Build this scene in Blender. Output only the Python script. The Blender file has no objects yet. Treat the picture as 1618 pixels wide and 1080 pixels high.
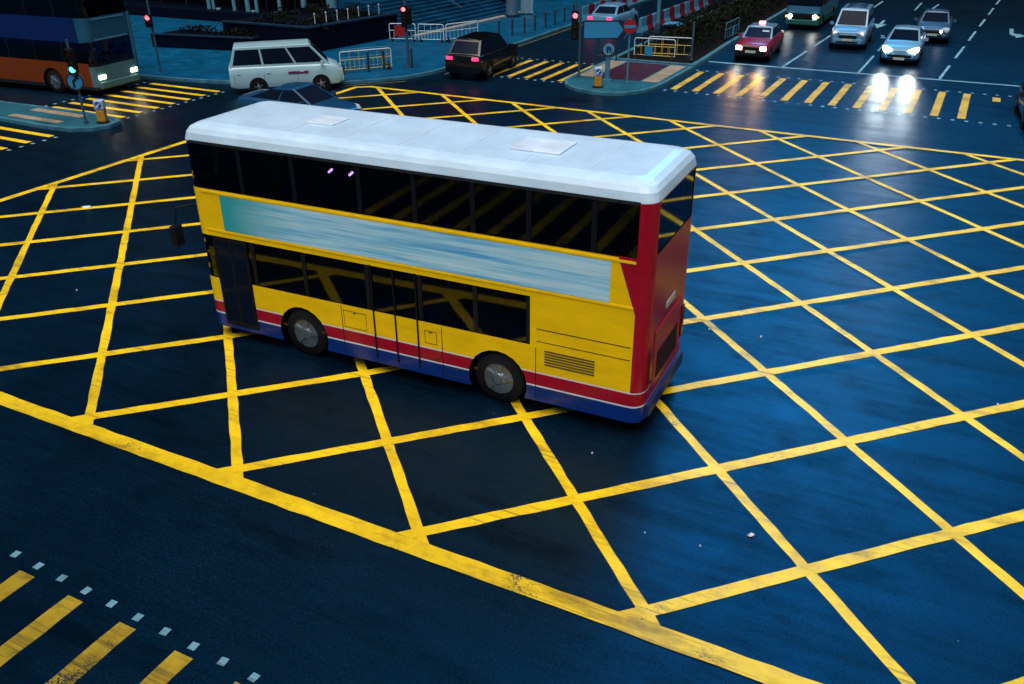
import bpy, bmesh, math, random
from mathutils import Vector, Matrix
random.seed(7)
S = bpy.context.scene
COL = S.collection
R = math.radians
PI = math.pi

# ------------------------------------------------------------------ camera
cam_d = bpy.data.cameras.new('camera'); cam = bpy.data.objects.new('camera', cam_d); COL.objects.link(cam)
cam_d.sensor_width = 36.0; cam_d.lens = 1375 / 1618 * 36.0
cam_d.clip_start = 0.1; cam_d.clip_end = 3000
CX = Vector((0.8903, 0.4554, -0.0070)).normalized()
CZ = -Vector((-0.4053, 0.7846, -0.4681)).normalized()
CY = CZ.cross(CX).normalized(); CX = CY.cross(CZ)
m = Matrix((CX, CY, CZ)).transposed().to_4x4(); m.translation = (0, 0, 8.088)
cam.matrix_world = m
S.camera = cam

# ------------------------------------------------------------------ world and sun
W = bpy.data.worlds.new('World'); S.world = W; W.use_nodes = True
wn = W.node_tree.nodes; wl = W.node_tree.links
SUN_EL, SUN_AZ = R(69), R(196)          # azimuth measured from +Y towards -X
bg = wn['Background']
sky = wn.new('ShaderNodeTexSky'); sky.sky_type = 'NISHITA'; sky.sun_disc = False
sky.sun_elevation = SUN_EL; sky.sun_rotation = -SUN_AZ; sky.air_density = 1.6; sky.dust_density = 0.6; sky.ozone_density = 3.0
tint = wn.new('ShaderNodeMix'); tint.data_type = 'RGBA'; tint.blend_type = 'MULTIPLY'; tint.inputs[0].default_value = 1.0
tint.inputs[7].default_value = (0.08, 0.85, 1.20, 1)
wl.new(sky.outputs[0], tint.inputs[6])
# afterglow low over the end of the right road: the sky is brightest there and dims away from it
GEL, GAZ = R(29), R(17)
wc = wn.new('ShaderNodeTexCoord'); dp = wn.new('ShaderNodeVectorMath'); dp.operation = 'DOT_PRODUCT'
dp.inputs[1].default_value = (-math.sin(GAZ) * math.cos(GEL), math.cos(GAZ) * math.cos(GEL), math.sin(GEL))
wl.new(wc.outputs['Generated'], dp.inputs[0])
def wm(op, a, b):
    x = wn.new('ShaderNodeMath'); x.operation = op
    for i, v in enumerate((a, b)):
        if isinstance(v, (int, float)): x.inputs[i].default_value = v
        else: wl.new(v, x.inputs[i])
    return x.outputs[0]
lobe = wm('POWER', wm('MAXIMUM', dp.outputs['Value'], 0.0), 42.0)
glow = wm('ADD', wm('MULTIPLY', lobe, 20.0), 0.09)
gm_ = wn.new('ShaderNodeVectorMath'); gm_.operation = 'SCALE'; wl.new(tint.outputs[2], gm_.inputs[0]); wl.new(glow, gm_.inputs['Scale'])
wl.new(gm_.outputs[0], bg.inputs['Color'])
bg.inputs['Strength'].default_value = 0.13
sd = bpy.data.lights.new('sun', 'SUN'); sun = bpy.data.objects.new('sun', sd); COL.objects.link(sun)
sd.energy = 2.25; sd.angle = R(60); sd.color = (1.0, 0.92, 0.86)
dirv = Vector((-math.sin(SUN_AZ) * math.cos(SUN_EL), math.cos(SUN_AZ) * math.cos(SUN_EL), math.sin(SUN_EL)))
sun.rotation_euler = dirv.to_track_quat('Z', 'Y').to_euler()
S.view_settings.view_transform = 'Standard'; S.view_settings.look = 'None'
S.view_settings.exposure = 0.92; S.view_settings.gamma = 1.0
S.cycles.max_bounces = 6; S.cycles.transparent_max_bounces = 16
S.cycles.sample_clamp_indirect = 4.0

# ------------------------------------------------------------------ materials
MATS = {}
def new_mat(name):
    M = bpy.data.materials.new(name); M.use_nodes = True
    nt = M.node_tree; return M, nt, nt.nodes['Principled BSDF']
def noise(nt, vec, scale, detail=4, rough=0.6):
    n = nt.nodes.new('ShaderNodeTexNoise'); n.inputs['Scale'].default_value = scale
    n.inputs['Detail'].default_value = detail; n.inputs['Roughness'].default_value = rough
    if vec is not None: nt.links.new(vec, n.inputs['Vector'])
    return n.outputs['Fac']
def coord(nt, kind='Object', scale=None, rot=None):
    c = nt.nodes.new('ShaderNodeTexCoord').outputs[kind]
    if scale or rot:
        mp = nt.nodes.new('ShaderNodeMapping'); nt.links.new(c, mp.inputs[0])
        if scale: mp.inputs['Scale'].default_value = scale
        if rot: mp.inputs['Rotation'].default_value = rot
        c = mp.outputs[0]
    return c
def ramp(nt, fac, stops):
    r = nt.nodes.new('ShaderNodeValToRGB'); nt.links.new(fac, r.inputs[0])
    e = r.color_ramp.elements
    while len(e) < len(stops): e.new(0.5)
    for k, (p, c) in enumerate(stops):
        e[k].position = p; e[k].color = (*c, 1) if len(c) == 3 else c
    return r.outputs[0]
def g3(v): return (v, v, v)
def mixc(nt, fac, a, b, mode='MIX'):
    x = nt.nodes.new('ShaderNodeMix'); x.data_type = 'RGBA'; x.blend_type = mode
    for s, v in ((0, fac), (6, a), (7, b)):
        if isinstance(v, (int, float)): x.inputs[s].default_value = v
        elif isinstance(v, tuple): x.inputs[s].default_value = (*v, 1) if len(v) == 3 else v
        else: nt.links.new(v, x.inputs[s])
    return x.outputs[2]
def mth(nt, op, a, b=0.0, c=None):
    x = nt.nodes.new('ShaderNodeMath'); x.operation = op
    for s, v in ((0, a), (1, b), (2, c)):
        if v is None: continue
        if isinstance(v, (int, float)): x.inputs[s].default_value = v
        else: nt.links.new(v, x.inputs[s])
    return x.outputs[0]
def bump(nt, p, h, strength=0.3, dist=0.01):
    b = nt.nodes.new('ShaderNodeBump'); b.inputs['Strength'].default_value = strength; b.inputs['Distance'].default_value = dist
    nt.links.new(h, b.inputs['Height']); nt.links.new(b.outputs[0], p.inputs['Normal'])
def plain(name, col, rough=0.5, metal=0.0, var=0.15, scale=3.0, coat=0.0):
    rv = 0.01 if coat else 0.08
    if name in MATS: return MATS[name]
    M, nt, p = new_mat(name)
    n = noise(nt, coord(nt), scale, 5)
    lo = tuple(c * (1 - var) for c in col); hi = tuple(min(1, c * (1 + var)) for c in col)
    nt.links.new(ramp(nt, n, [(0.3, lo), (0.7, hi)]), p.inputs['Base Color'])
    p.inputs['Metallic'].default_value = metal
    r = ramp(nt, noise(nt, coord(nt), scale * 4, 3), [(0.3, g3(max(0.03, rough - rv))), (0.7, g3(min(1, rough + rv)))])
    nt.links.new(r, p.inputs['Roughness'])
    if coat: p.inputs['Coat Weight'].default_value = coat; p.inputs['Coat Roughness'].default_value = 0.08
    MATS[name] = M; return M
def emit(name, col, s):
    if name in MATS: return MATS[name]
    M, nt, p = new_mat(name)
    p.inputs['Base Color'].default_value = (*col, 1); p.inputs['Emission Color'].default_value = (*col, 1)
    p.inputs['Emission Strength'].default_value = s; MATS[name] = M; return M
def glass(name, tintc, gl=0.12):
    M, nt, p = new_mat(name); nt.nodes.remove(p)
    out = nt.nodes['Material Output']
    t = nt.nodes.new('ShaderNodeBsdfTransparent'); t.inputs[0].default_value = (*tintc, 1)
    g = nt.nodes.new('ShaderNodeBsdfGlossy'); g.inputs['Color'].default_value = (0.8, 0.85, 1, 1); g.inputs['Roughness'].default_value = 0.04
    f = nt.nodes.new('ShaderNodeLayerWeight'); f.inputs[0].default_value = 0.5
    x = nt.nodes.new('ShaderNodeMixShader'); nt.links.new(mth(nt, 'ADD', mth(nt, 'MULTIPLY', mth(nt, 'POWER', f.outputs['Facing'], 4.0), 0.8), gl * 0.5), x.inputs[0])
    nt.links.new(t.outputs[0], x.inputs[1]); nt.links.new(g.outputs[0], x.inputs[2]); nt.links.new(x.outputs[0], out.inputs[0])
    MATS[name] = M; return M

def asphalt_mat():
    M, nt, p = new_mat('wet_asphalt')
    c = coord(nt)
    big = noise(nt, c, 0.13, 6, 0.68)
    mid = noise(nt, c, 1.1, 7, 0.72)
    fine = noise(nt, c, 30, 5, 0.85)
    base = ramp(nt, big, [(0.34, (0.0003, 0.0018, 0.007)), (0.66, (0.0007, 0.0055, 0.018))])
    base = mixc(nt, 1.0, base, ramp(nt, mid, [(0.3, g3(0.55)), (0.7, g3(1.35))]), 'MULTIPLY')
    # pale stones of the aggregate showing through the binder
    stone = ramp(nt, fine, [(0.545, g3(0)), (0.60, g3(1))])
    expo = ramp(nt, mth(nt, 'ADD', mth(nt, 'MULTIPLY', mid, 0.5), mth(nt, 'MULTIPLY', big, 0.5)), [(0.40, g3(0.03)), (0.62, g3(0.9))])
    base = mixc(nt, mth(nt, 'MULTIPLY', stone, expo), base, (0.004, 0.034, 0.070))
    base = mixc(nt, 1.0, base, ramp(nt, fine, [(0.30, g3(0.25)), (0.48, g3(1.0))]), 'MULTIPLY')
    # grit and gum spots
    vor = nt.nodes.new('ShaderNodeTexVoronoi'); vor.inputs['Scale'].default_value = 2.6; nt.links.new(c, vor.inputs['Vector'])
    fleck = mth(nt, 'LESS_THAN', vor.outputs['Distance'], 0.026)
    gate = mth(nt, 'GREATER_THAN', noise(nt, c, 0.9, 3), 0.55)
    base = mixc(nt, mth(nt, 'MULTIPLY', fleck, gate), base, (0.16, 0.26, 0.36))
    # oil drips and tyre-blackened wander, drawn along the traffic
    oil = ramp(nt, noise(nt, coord(nt, scale=(0.22, 0.8, 1), rot=(0, 0, R(-4))), 1.0, 6, 0.75), [(0.52, g3(0)), (0.66, g3(0.9))])
    base = mixc(nt, oil, base, (0.0004, 0.0012, 0.004))
    nt.links.new(base, p.inputs['Base Color'])
    st = noise(nt, coord(nt, scale=(0.10, 1.3, 1), rot=(0, 0, R(-3))), 1.0, 7, 0.72)
    st2 = noise(nt, coord(nt, scale=(0.5, 8.0, 1), rot=(0, 0, R(-6))), 1.0, 4, 0.7)
    wet = mth(nt, 'ADD', mth(nt, 'MULTIPLY', st, 0.55), mth(nt, 'MULTIPLY', mid, 0.45))
    rr = ramp(nt, wet, [(0.36, g3(0.26)), (0.50, g3(0.37)), (0.64, g3(0.52))])
    rr = mixc(nt, 0.25, rr, ramp(nt, st2, [(0.4, g3(0.28)), (0.65, g3(0.6))]))
    rr = mixc(nt, 0.20, rr, ramp(nt, fine, [(0.4, g3(0.25)), (0.65, g3(0.75))]))
    nt.links.new(rr, p.inputs['Roughness'])
    sl_ = ramp(nt, mth(nt, 'ADD', mth(nt, 'MULTIPLY', mid, 0.45), mth(nt, 'MULTIPLY', st, 0.55)), [(0.36, g3(1.0)), (0.50, g3(0.74)), (0.62, g3(0.40))])
    sl_ = mixc(nt, mth(nt, 'MULTIPLY', oil, 0.75), sl_, g3(0.30))
    sl_ = mixc(nt, 1.0, sl_, ramp(nt, fine, [(0.36, g3(0.45)), (0.52, g3(1.0))]), 'MULTIPLY')
    nt.links.new(sl_, p.inputs['Specular IOR Level']); p.inputs['Specular Tint'].default_value = (0.06, 0.60, 1.0, 1)
    bump(nt, p, mth(nt, 'ADD', fine, mth(nt, 'MULTIPLY', mid, 0.6)), 0.32, 0.014)
    return M
def paint_mat(name, col, col2, wear=0.5, rough=0.45):
    M, nt, p = new_mat(name)
    c = coord(nt)
    big = noise(nt, c, 0.35, 4)
    n1 = noise(nt, c, 5.0, 6, 0.75)
    fine = noise(nt, c, 38, 5, 0.75)
    base = ramp(nt, n1, [(0.25, col2), (0.6, col)])
    base = mixc(nt, 1.0, base, ramp(nt, noise(nt, c, 0.8, 7, 0.75), [(0.34, (0.62, 0.60, 0.55)), (0.50, (0.93, 0.93, 0.9)), (0.66, g3(1.05))]), 'MULTIPLY')
    rub = noise(nt, coord(nt, scale=(0.25, 1.1, 1), rot=(0, 0, R(-3))), 1.0, 7, 0.75)
    base = mixc(nt, 1.0, base, ramp(nt, rub, [(0.36, (0.50, 0.47, 0.42)), (0.46, g3(0.92)), (0.6, g3(1.04))]), 'MULTIPLY')
    # tyre scuffs, thin and dark, along the driving directions
    scr = noise(nt, coord(nt, scale=(0.35, 16, 1), rot=(0, 0, R(-4))), 1.0, 3, 0.5)
    scf = ramp(nt, mth(nt, 'MULTIPLY', scr, mth(nt, 'ADD', big, 0.55)), [(0.65, g3(0)), (0.72, g3(0.5))])
    base = mixc(nt, scf, base, (0.10, 0.065, 0.02))
    # chips through to the asphalt, in clusters
    chip = mth(nt, 'ADD', mth(nt, 'MULTIPLY', fine, 0.5), mth(nt, 'MULTIPLY', noise(nt, c, 1.1, 3), wear))
    k = ramp(nt, chip, [(0.585, g3(0)), (0.60, g3(1))])
    base = mixc(nt, k, base, (0.010, 0.02, 0.032))
    nt.links.new(base, p.inputs['Base Color'])
    nt.links.new(ramp(nt, n1, [(0.3, g3(rough - 0.1)), (0.7, g3(rough + 0.12))]), p.inputs['Roughness'])
    bump(nt, p, fine, 0.2, 0.004)
    return M
def paving_mat(name, a, b, tile=0.4, rough=0.5):
    M, nt, p = new_mat(name)
    c = coord(nt)
    br = nt.nodes.new('ShaderNodeTexBrick'); nt.links.new(c, br.inputs['Vector'])
    br.inputs['Scale'].default_value = 1.0; br.inputs['Brick Width'].default_value = tile; br.inputs['Row Height'].default_value = tile * 0.5
    br.inputs['Mortar Size'].default_value = 0.008; br.inputs['Color1'].default_value = (*a, 1); br.inputs['Color2'].default_value = (*b, 1)
    br.inputs['Mortar'].default_value = (*(x * 0.35 for x in a), 1)
    n = ramp(nt, noise(nt, c, 0.7, 6, 0.7), [(0.3, g3(0.6)), (0.7, g3(1.25))])
    nt.links.new(mixc(nt, 1.0, br.outputs[0], n, 'MULTIPLY'), p.inputs['Base Color'])
    nt.links.new(ramp(nt, noise(nt, c, 1.5, 4), [(0.35, g3(rough - 0.15)), (0.65, g3(rough + 0.1))]), p.inputs['Roughness'])
    p.inputs['Specular IOR Level'].default_value = 0.22; p.inputs['Specular Tint'].default_value = (0.1, 0.6, 1.0, 1)
    bump(nt, p, br.outputs['Fac'], -0.3, 0.004)
    return M

ASPH = asphalt_mat()
YEL = paint_mat('yellow_road_paint', (0.97, 0.65, 0.004), (0.84, 0.55, 0.012), 0.474)
YELW = paint_mat('worn_yellow_road_paint', (0.74, 0.48, 0.02), (0.55, 0.36, 0.025), 0.495)
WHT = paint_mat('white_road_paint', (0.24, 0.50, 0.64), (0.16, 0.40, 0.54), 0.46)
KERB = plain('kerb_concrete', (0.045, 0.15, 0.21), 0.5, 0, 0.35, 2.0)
PAVE = paving_mat('pavement_blocks', (0.003, 0.088, 0.19), (0.002, 0.065, 0.15))
ISLE = paving_mat('island_concrete', (0.022, 0.115, 0.155), (0.018, 0.10, 0.14), 0.9)
REDP = paving_mat('red_brown_paving', (0.060, 0.014, 0.026), (0.045, 0.010, 0.020), 0.24)
TAN = paving_mat('tan_tactile_paving', (0.36, 0.29, 0.20), (0.30, 0.24, 0.17), 0.36)
STEEL = plain('grey_painted_steel', (0.03, 0.08, 0.13), 0.45, 0.0)
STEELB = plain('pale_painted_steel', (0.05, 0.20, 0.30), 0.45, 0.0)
DARKS = plain('dark_painted_steel', (0.018, 0.024, 0.036), 0.5)
BLACK = plain('black_plastic', (0.008, 0.009, 0.012), 0.5)
RUBBER = plain('tyre_rubber', (0.010, 0.010, 0.012), 0.75)
ALLOY = plain('alloy_rim', (0.25, 0.30, 0.36), 0.35, 0.8)
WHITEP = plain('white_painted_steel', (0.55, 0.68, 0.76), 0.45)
YELS = plain('yellow_painted_steel', (0.62, 0.46, 0.05), 0.45)
REDS = plain('red_sign_sheeting', (0.26, 0.003, 0.006), 0.6)
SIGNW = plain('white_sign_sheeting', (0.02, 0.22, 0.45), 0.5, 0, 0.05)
SIGNB = plain('blue_sign_sheeting', (0.01, 0.06, 0.35), 0.4)
DGLASS = plain('dark_vehicle_glass', (0.004, 0.009, 0.022), 0.08, 0, 0.2); DGLASS.node_tree.nodes['Principled BSDF'].inputs['Specular IOR Level'].default_value = 0.05
GRANITE = plain('dark_granite', (0.0012, 0.004, 0.013), 0.65, 0, 0.4, 5)
GRANITE2 = plain('grey_granite', (0.008, 0.025, 0.05), 0.5, 0, 0.4, 5)
STONE = paving_mat('stair_stone', (0.006, 0.062, 0.14), (0.005, 0.046, 0.11), 1.2)
DARKWALL = plain('dark_facade', (0.0015, 0.002, 0.004), 0.5, 0, 0.4, 1.5)
for _m in (GRANITE, GRANITE2, DARKWALL, KERB): _m.node_tree.nodes['Principled BSDF'].inputs['Specular IOR Level'].default_value = 0.05
HEAD = emit('lit_headlight', (1.0, 0.93, 0.80), 14)
REDL = emit('lit_red_lens', (1.0, 0.05, 0.06), 5)
TAILL = emit('lit_tail_light', (1.0, 0.02, 0.09), 2.2)
GREENL = emit('lit_green_lens', (0.05, 1.0, 0.5), 3)
LENS = plain('clear_lamp_lens', (0.35, 0.45, 0.55), 0.15)
DLENS = plain('unlit_red_lens', (0.10, 0.006, 0.008), 0.2)
DAMB = plain('unlit_amber_lens', (0.08, 0.03, 0.005), 0.2)
DGRN = plain('unlit_green_lens', (0.004, 0.03, 0.02), 0.2)
PLATE = plain('number_plate', (0.45, 0.48, 0.45), 0.4)

# ------------------------------------------------------------------ mesh helpers
class MB:
    def __init__(s): s.v = []; s.f = []
    def add(s, vs, fs):
        b = len(s.v); s.v += [tuple(x) for x in vs]; s.f += [tuple(b + i for i in q) for q in fs]; return s
    def box(s, x0, x1, y0, y1, z0, z1):
        return s.add([(x0,y0,z0),(x1,y0,z0),(x1,y1,z0),(x0,y1,z0),(x0,y0,z1),(x1,y0,z1),(x1,y1,z1),(x0,y1,z1)],
                     [(3,2,1,0),(4,5,6,7),(0,1,5,4),(1,2,6,5),(2,3,7,6),(3,0,4,7)])
    def cyl(s, a, b, r, n=12, r2=None):
        a, b = Vector(a), Vector(b); d = (b - a).normalized(); r2 = r if r2 is None else r2
        u = d.orthogonal().normalized(); w = d.cross(u); vs = []
        for p, q in ((a, r), (b, r2)):
            for k in range(n):
                t = 2 * PI * k / n; vs.append(p + u * (q * math.cos(t)) + w * (q * math.sin(t)))
        fs = [(k, (k + 1) % n, n + (k + 1) % n, n + k) for k in range(n)] + [tuple(range(n))[::-1], tuple(range(n, 2 * n))]
        return s.add(vs, fs)
    def tube(s, pts, r, n=6):
        for a, b in zip(pts, pts[1:]): s.cyl(a, b, r, n)
        return s
    def prism(s, pts, z0, z1):
        n = len(pts)
        vs = [(x, y, z0) for x, y in pts] + [(x, y, z1) for x, y in pts]
        return s.add(vs, [tuple(range(n))[::-1], tuple(range(n, 2 * n))] + [(k, (k+1) % n, n + (k+1) % n, n + k) for k in range(n)])
    def ext(s, pts3, vec):
        "extrude a planar 3D polygon along vec"
        n = len(pts3); vec = Vector(vec); P = [Vector(p) for p in pts3]
        return s.add(P + [p + vec for p in P], [tuple(range(n)), tuple(range(n, 2 * n))[::-1]] + [(k, n + k, n + (k+1) % n, (k+1) % n) for k in range(n)])
    def strip(s, a, b, w, z, seg=0.3, jit=0.010):
        a, b = Vector((*a, 0)), Vector((*b, 0)); d = b - a; L = d.length; d /= L; nrm = Vector((-d.y, d.x, 0)); n = max(1, int(L / seg))
        vs = []
        for k in range(n + 1):
            c = a + d * (L * k / n)
            for sg in (-1, 1):
                q = c + nrm * (sg * (w / 2 + random.uniform(-jit, jit))); vs.append((q.x, q.y, z))
        return s.add(vs, [(2*k, 2*k+2, 2*k+3, 2*k+1) for k in range(n)])
    def build(s, name, mat, parent=None, bevel=0.0, smooth=False, loc=None):
        me = bpy.data.meshes.new(name); me.from_pydata(s.v, [], s.f)
        bm = bmesh.new(); bm.from_mesh(me); bmesh.ops.recalc_face_normals(bm, faces=bm.faces)
        bm.to_mesh(me); bm.free()
        me.materials.append(mat)
        if smooth:
            for p in me.polygons: p.use_smooth = True
        o = bpy.data.objects.new(name, me); COL.objects.link(o)
        if parent: o.parent = parent
        if loc: o.location = loc
        if bevel:
            b = o.modifiers.new('bevel', 'BEVEL'); b.width = bevel; b.segments = 2; b.limit_method = 'ANGLE'; b.angle_limit = R(40)
        return o
def tag(o, label, cat, group=None, kind=None):
    o['label'] = label; o['category'] = cat
    if group: o['group'] = group
    if kind: o['kind'] = kind
    return o
def thing(name, label, cat, loc=(0, 0, 0), rz=0.0, group=None):
    o = bpy.data.objects.new(name, None); o.empty_display_size = 0.3; COL.objects.link(o)
    o.location = loc; o.rotation_euler = (0, 0, rz); return tag(o, label, cat, group)
def struct(o): o['kind'] = 'structure'; return o
KIDS = {}
def copy_tree(o, parent=None):
    c = o.copy(); COL.objects.link(c); c.parent = parent
    for ch in [x for x in bpy.data.objects if x.parent == o]: copy_tree(ch, c)
    return c
def disc(c, r, axis, t, n=28, mb=None):
    mb = mb or MB(); c = Vector(c); a = Vector(axis).normalized(); return mb.cyl(c - a * t / 2, c + a * t / 2, r, n)

# ------------------------------------------------------------------ ground and roads
struct(MB().add([(-900,-900,-0.35),(900,-900,-0.35),(900,900,-0.35),(-900,900,-0.35)], [(0,1,2,3)]).build('ground', plain('far_ground', (0.01,0.015,0.025), 0.8)))
struct(MB().add([(-160,-40,0),(120,-40,0),(120,260,0),(-160,260,0)], [(0,1,2,3)]).build('road', ASPH))

# yellow box junction
X0, X1, Y0 = -24.25, 9.0, 7.60
def ytop(x): return 32.42 - 0.016 * (x + 24)
bj = MB()
def clip_diag(p, d):
    "clip line p + t d to the box"
    ts = []
    for t0 in ((X0 - p[0]) / d[0], (X1 - p[0]) / d[0], (Y0 - p[1]) / d[1], (32.42 - 0.016 * (p[0] + 24) - p[1]) / (d[1] + 0.016 * d[0])):
        q = (p[0] + d[0] * t0, p[1] + d[1] * t0)
        if X0 - 0.01 <= q[0] <= X1 + 0.01 and Y0 - 0.01 <= q[1] <= ytop(q[0]) + 0.01: ts.append(t0)
    if len(ts) < 2: return None
    a, b = min(ts), max(ts)
    return (p[0] + d[0]*a, p[1] + d[1]*a), (p[0] + d[0]*b, p[1] + d[1]*b)
P0 = (-2.23, 11.22); STEP = 1.670
for k in range(-10, 14):
    r = clip_diag((P0[0] + k * STEP, P0[1] + k * STEP), (-1, 1.002))
    if r: bj.strip(r[0], r[1], 0.165, 0.004)
    r = clip_diag((P0[0] - k * STEP, P0[1] + k * STEP), (1, 1.0))
    if r: bj.strip(r[0], r[1], 0.20, 0.0075)
bj.strip((X0 - 0.1, Y0), (X1, Y0 - 0.02), 0.29, 0.011)
bj.strip((X0, Y0 + 0.12), (X0, 32.1), 0.24, 0.0145)
bj.strip((X0 - 0.03, 32.0), (-23.6, ytop(-23.6) + 0.06), 0.22, 0.0165)
bj.strip((-23.75, ytop(-23.75)), (X1, ytop(X1)), 0.22, 0.011)
bj.strip((X1, Y0), (X1, ytop(X1)), 0.24, 0.0145)
struct(bj.build('box_junction_marking', YEL))

# pedestrian crossings: yellow bars and white studs
def bars(name, segs, w, mat): 
    mb = MB()
    for a, b in segs: mb.strip(a, b, w, 0.004, 0.3, 0.009)
    return struct(mb.build(name, mat))
def studs(name, pts, w=0.10, l=0.10):
    mb = MB()
    for x, y in pts:
        a = random.uniform(-0.12, 0.12); q = []
        for sx, sy in ((-1,-1),(1,-1),(1,1),(-1,1)):
            u, v = sx * l / 2, sy * w / 2; q.append((x + u*math.cos(a) - v*math.sin(a), y + u*math.sin(a) + v*math.cos(a), 0.0045))
        mb.add(q, [(0,1,2,3)])
    return struct(mb.build(name, WHT))
near = [((-9.78 + 0.965 * k, 4.85 - 0.025 * k), (-9.78 + 0.965 * k + 0.02, 0.2)) for k in range(-4, 9)]
bars('near_crossing_bar_marking', near, 0.285, YELW)
studs('near_crossing_stud_marking', [(-10.26 + 0.4835 * k, 5.03 - 0.0155 * k) for k in range(-8, 20)], 0.115, 0.105)
rb = [((-11.42 + 0.953 * k, 37.62 - 0.035 * k), (-11.40 + 0.953 * k, 41.98)) for k in range(0, 13)]
rb.append(((1.25 - 0.1, 40.9), (1.25 - 0.1, 41.7)))
bars('right_crossing_bar_marking', rb, 0.29, YELW)
studs('right_crossing_stud_marking', [(-11.7 + 0.4765 * k, 37.32 - 0.02 * k) for k in range(0, 29)] + [(-11.7 + 0.4765 * k, 42.22) for k in range(0, 29)], 0.16, 0.13)
bars('median_crossing_bar_marking', [((-20.95 + 0.868 * k, 37.1), (-20.95 + 0.868 * k, 41.3)) for k in range(0, 6)], 0.27, YELW)
studs('median_crossing_stud_marking', [(-21.2 + 0.434 * k, 36.85) for k in range(0, 12)] + [(-21.2 + 0.434 * k, 41.6) for k in range(0, 12)], 0.15, 0.12)
bars('left_crossing_bar_marking', [((-33.35, 23.55 + 0.862 * k), (-29.22, 23.55 + 0.862 * k)) for k in range(0, 7)]
     + [((-33.6, 20.33 - 0.93 * k), (-29.25, 20.33 - 0.93 * k)) for k in range(0, 6)], 0.26, YEL)
studs('left_crossing_stud_marking', [(-28.98, 23.55 + 0.431 * k) for k in range(0, 13)] + [(-29.0, 20.3 - 0.465 * k) for k in range(0, 10)] + [(-33.75, 23.55 + 0.431 * k) for k in range(0, 13)], 0.12, 0.14)
# stop line, lane lines, arrows
lm = MB()
lm.strip((-11.85, 44.66), (9, 44.62), 0.20, 0.004)
for xb, k in ((-8.22, 0.045), (-4.72, 0.015)):
    y = 44.78
    for n, (a, b) in enumerate(((0, 5.0), (6.6, 11.0), (13.5, 16), (24.5, 29), (33, 37))):
        lm.strip((xb + k * a, y + a), (xb + k * b, y + b), 0.12, 0.0065)
for a, b in ((0, 3.7), (6.0, 9.9), (12.1, 16), (18.2, 21.7), (24.1, 27.9), (30.1, 33.5), (36, 39)):
    lm.strip((-1.23 + 0.06 * a, 44.78 + a), (-1.23 + 0.06 * b, 44.78 + b), 0.12, 0.0065)
lm.strip((-3.4, 69.6), (-3.1, 73.4), 0.12, 0.0065)
lm.strip((-34.5, 22.9), (-42, 22.3), 0.12, 0.0065)
struct(lm.build('lane_line_marking', WHT))
ar = MB()
ar.add([(1.50,62.7,.004),(1.72,62.7,.004),(1.72,60.9,.004),(1.52,60.3,.004)], [(0,1,2,3)]).add([(1.52,60.3,.0055),(1.72,60.9,.0055),(1.95,60.45,.0055),(1.95,60.85,.0055),(2.35,59.9,.0055),(1.82,59.0,.0055),(1.85,59.5,.0055)], [(0,1,2,3,4,5,6)])
ar.add([(-5.75,63.4,.004),(-5.6,63.4,.004),(-5.58,61.6,.004),(-5.77,61.6,.004)], [(0,1,2,3)]).add([(-6.05,61.6,.0055),(-5.3,61.6,.0055),(-5.67,59.6,.0055)], [(0,1,2)])
struct(ar.build('lane_arrow_marking', WHT))
yk = MB()
for a, b in (((-29.6, 29.95), (-25.1, 31.8)), ((-25.1, 31.8), (-23.0, 34.1)), ((-22.2, 36.2), (-22.55, 40.5)), ((-22.55, 40.5), (-22.6, 58))): yk.strip(a, b, 0.09, 0.004)
struct(yk.build('kerbside_line_marking', paint_mat('faded_yellow_road_paint', (0.22, 0.16, 0.05), (0.10, 0.09, 0.05), 0.52)))

# ------------------------------------------------------------------ pavements and islands
def inset(poly, d):
    n = len(poly); out = []
    for i in range(n):
        a, b, c = Vector(poly[i-1]), Vector(poly[i]), Vector(poly[(i+1) % n])
        d1 = (b - a).normalized(); d2 = (c - b).normalized()
        n1 = Vector((-d1.y, d1.x)); n2 = Vector((-d2.y, d2.x)); nn = (n1 + n2); nn = nn / max(0.2, nn.length_squared) * 2
        out.append((b.x + nn.x * d, b.y + nn.y * d))
    return out
def slab(name, poly, mat, h=0.13, kw=0.16):
    "poly counter-clockwise; kerb ring plus paved top"
    inner = inset(poly, kw); n = len(poly); mb = MB()
    vs = [(x, y, -0.02) for x, y in poly] + [(x, y, h) for x, y in poly] + [(x, y, h) for x, y in inner] + [(x, y, h - 0.03) for x, y in inner]
    fs = []
    for k in range(n):
        j = (k + 1) % n; fs += [(k, j, n + j, n + k), (n + k, n + j, 2*n + j, 2*n + k), (2*n + k, 2*n + j, 3*n + j, 3*n + k)]
    mb.add(vs, fs); struct(mb.build('kerb', KERB))
    return struct(MB().add([(x, y, h - 0.012) for x, y in inner], [tuple(range(n))]).build(name, mat))
def arc(cx, cy, rx, ry, a0, a1, n): return [(cx + rx * math.cos(R(a0 + (a1 - a0) * k / n)), cy + ry * math.sin(R(a0 + (a1 - a0) * k / n))) for k in range(n + 1)]
far = [(-120, 25.8), (-60, 27.6), (-37, 29.2), (-34, 29.5), (-31.5, 29.8), (-29.7, 30.25), (-28, 30.8), (-26.4, 31.5), (-25.0, 32.4), (-24.0, 33.4), (-23.2, 34.6), (-22.7, 36.2), (-22.6, 38.4), (-22.75, 42), (-22.85, 50), (-22.9, 120), (-120, 120)]
slab('far_pavement', far, PAVE)
nose = [(-16.35, 42.45), (-16.4, 38.0), (-16.3, 36.9), (-15.9, 36.1), (-15.2, 35.5), (-14.4, 35.2), (-13.6, 35.15), (-12.9, 35.5), (-12.35, 36.2), (-12.1, 37.1), (-12.0, 38.2), (-11.95, 42.45)]
slab('median_island', nose, ISLE)
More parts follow.
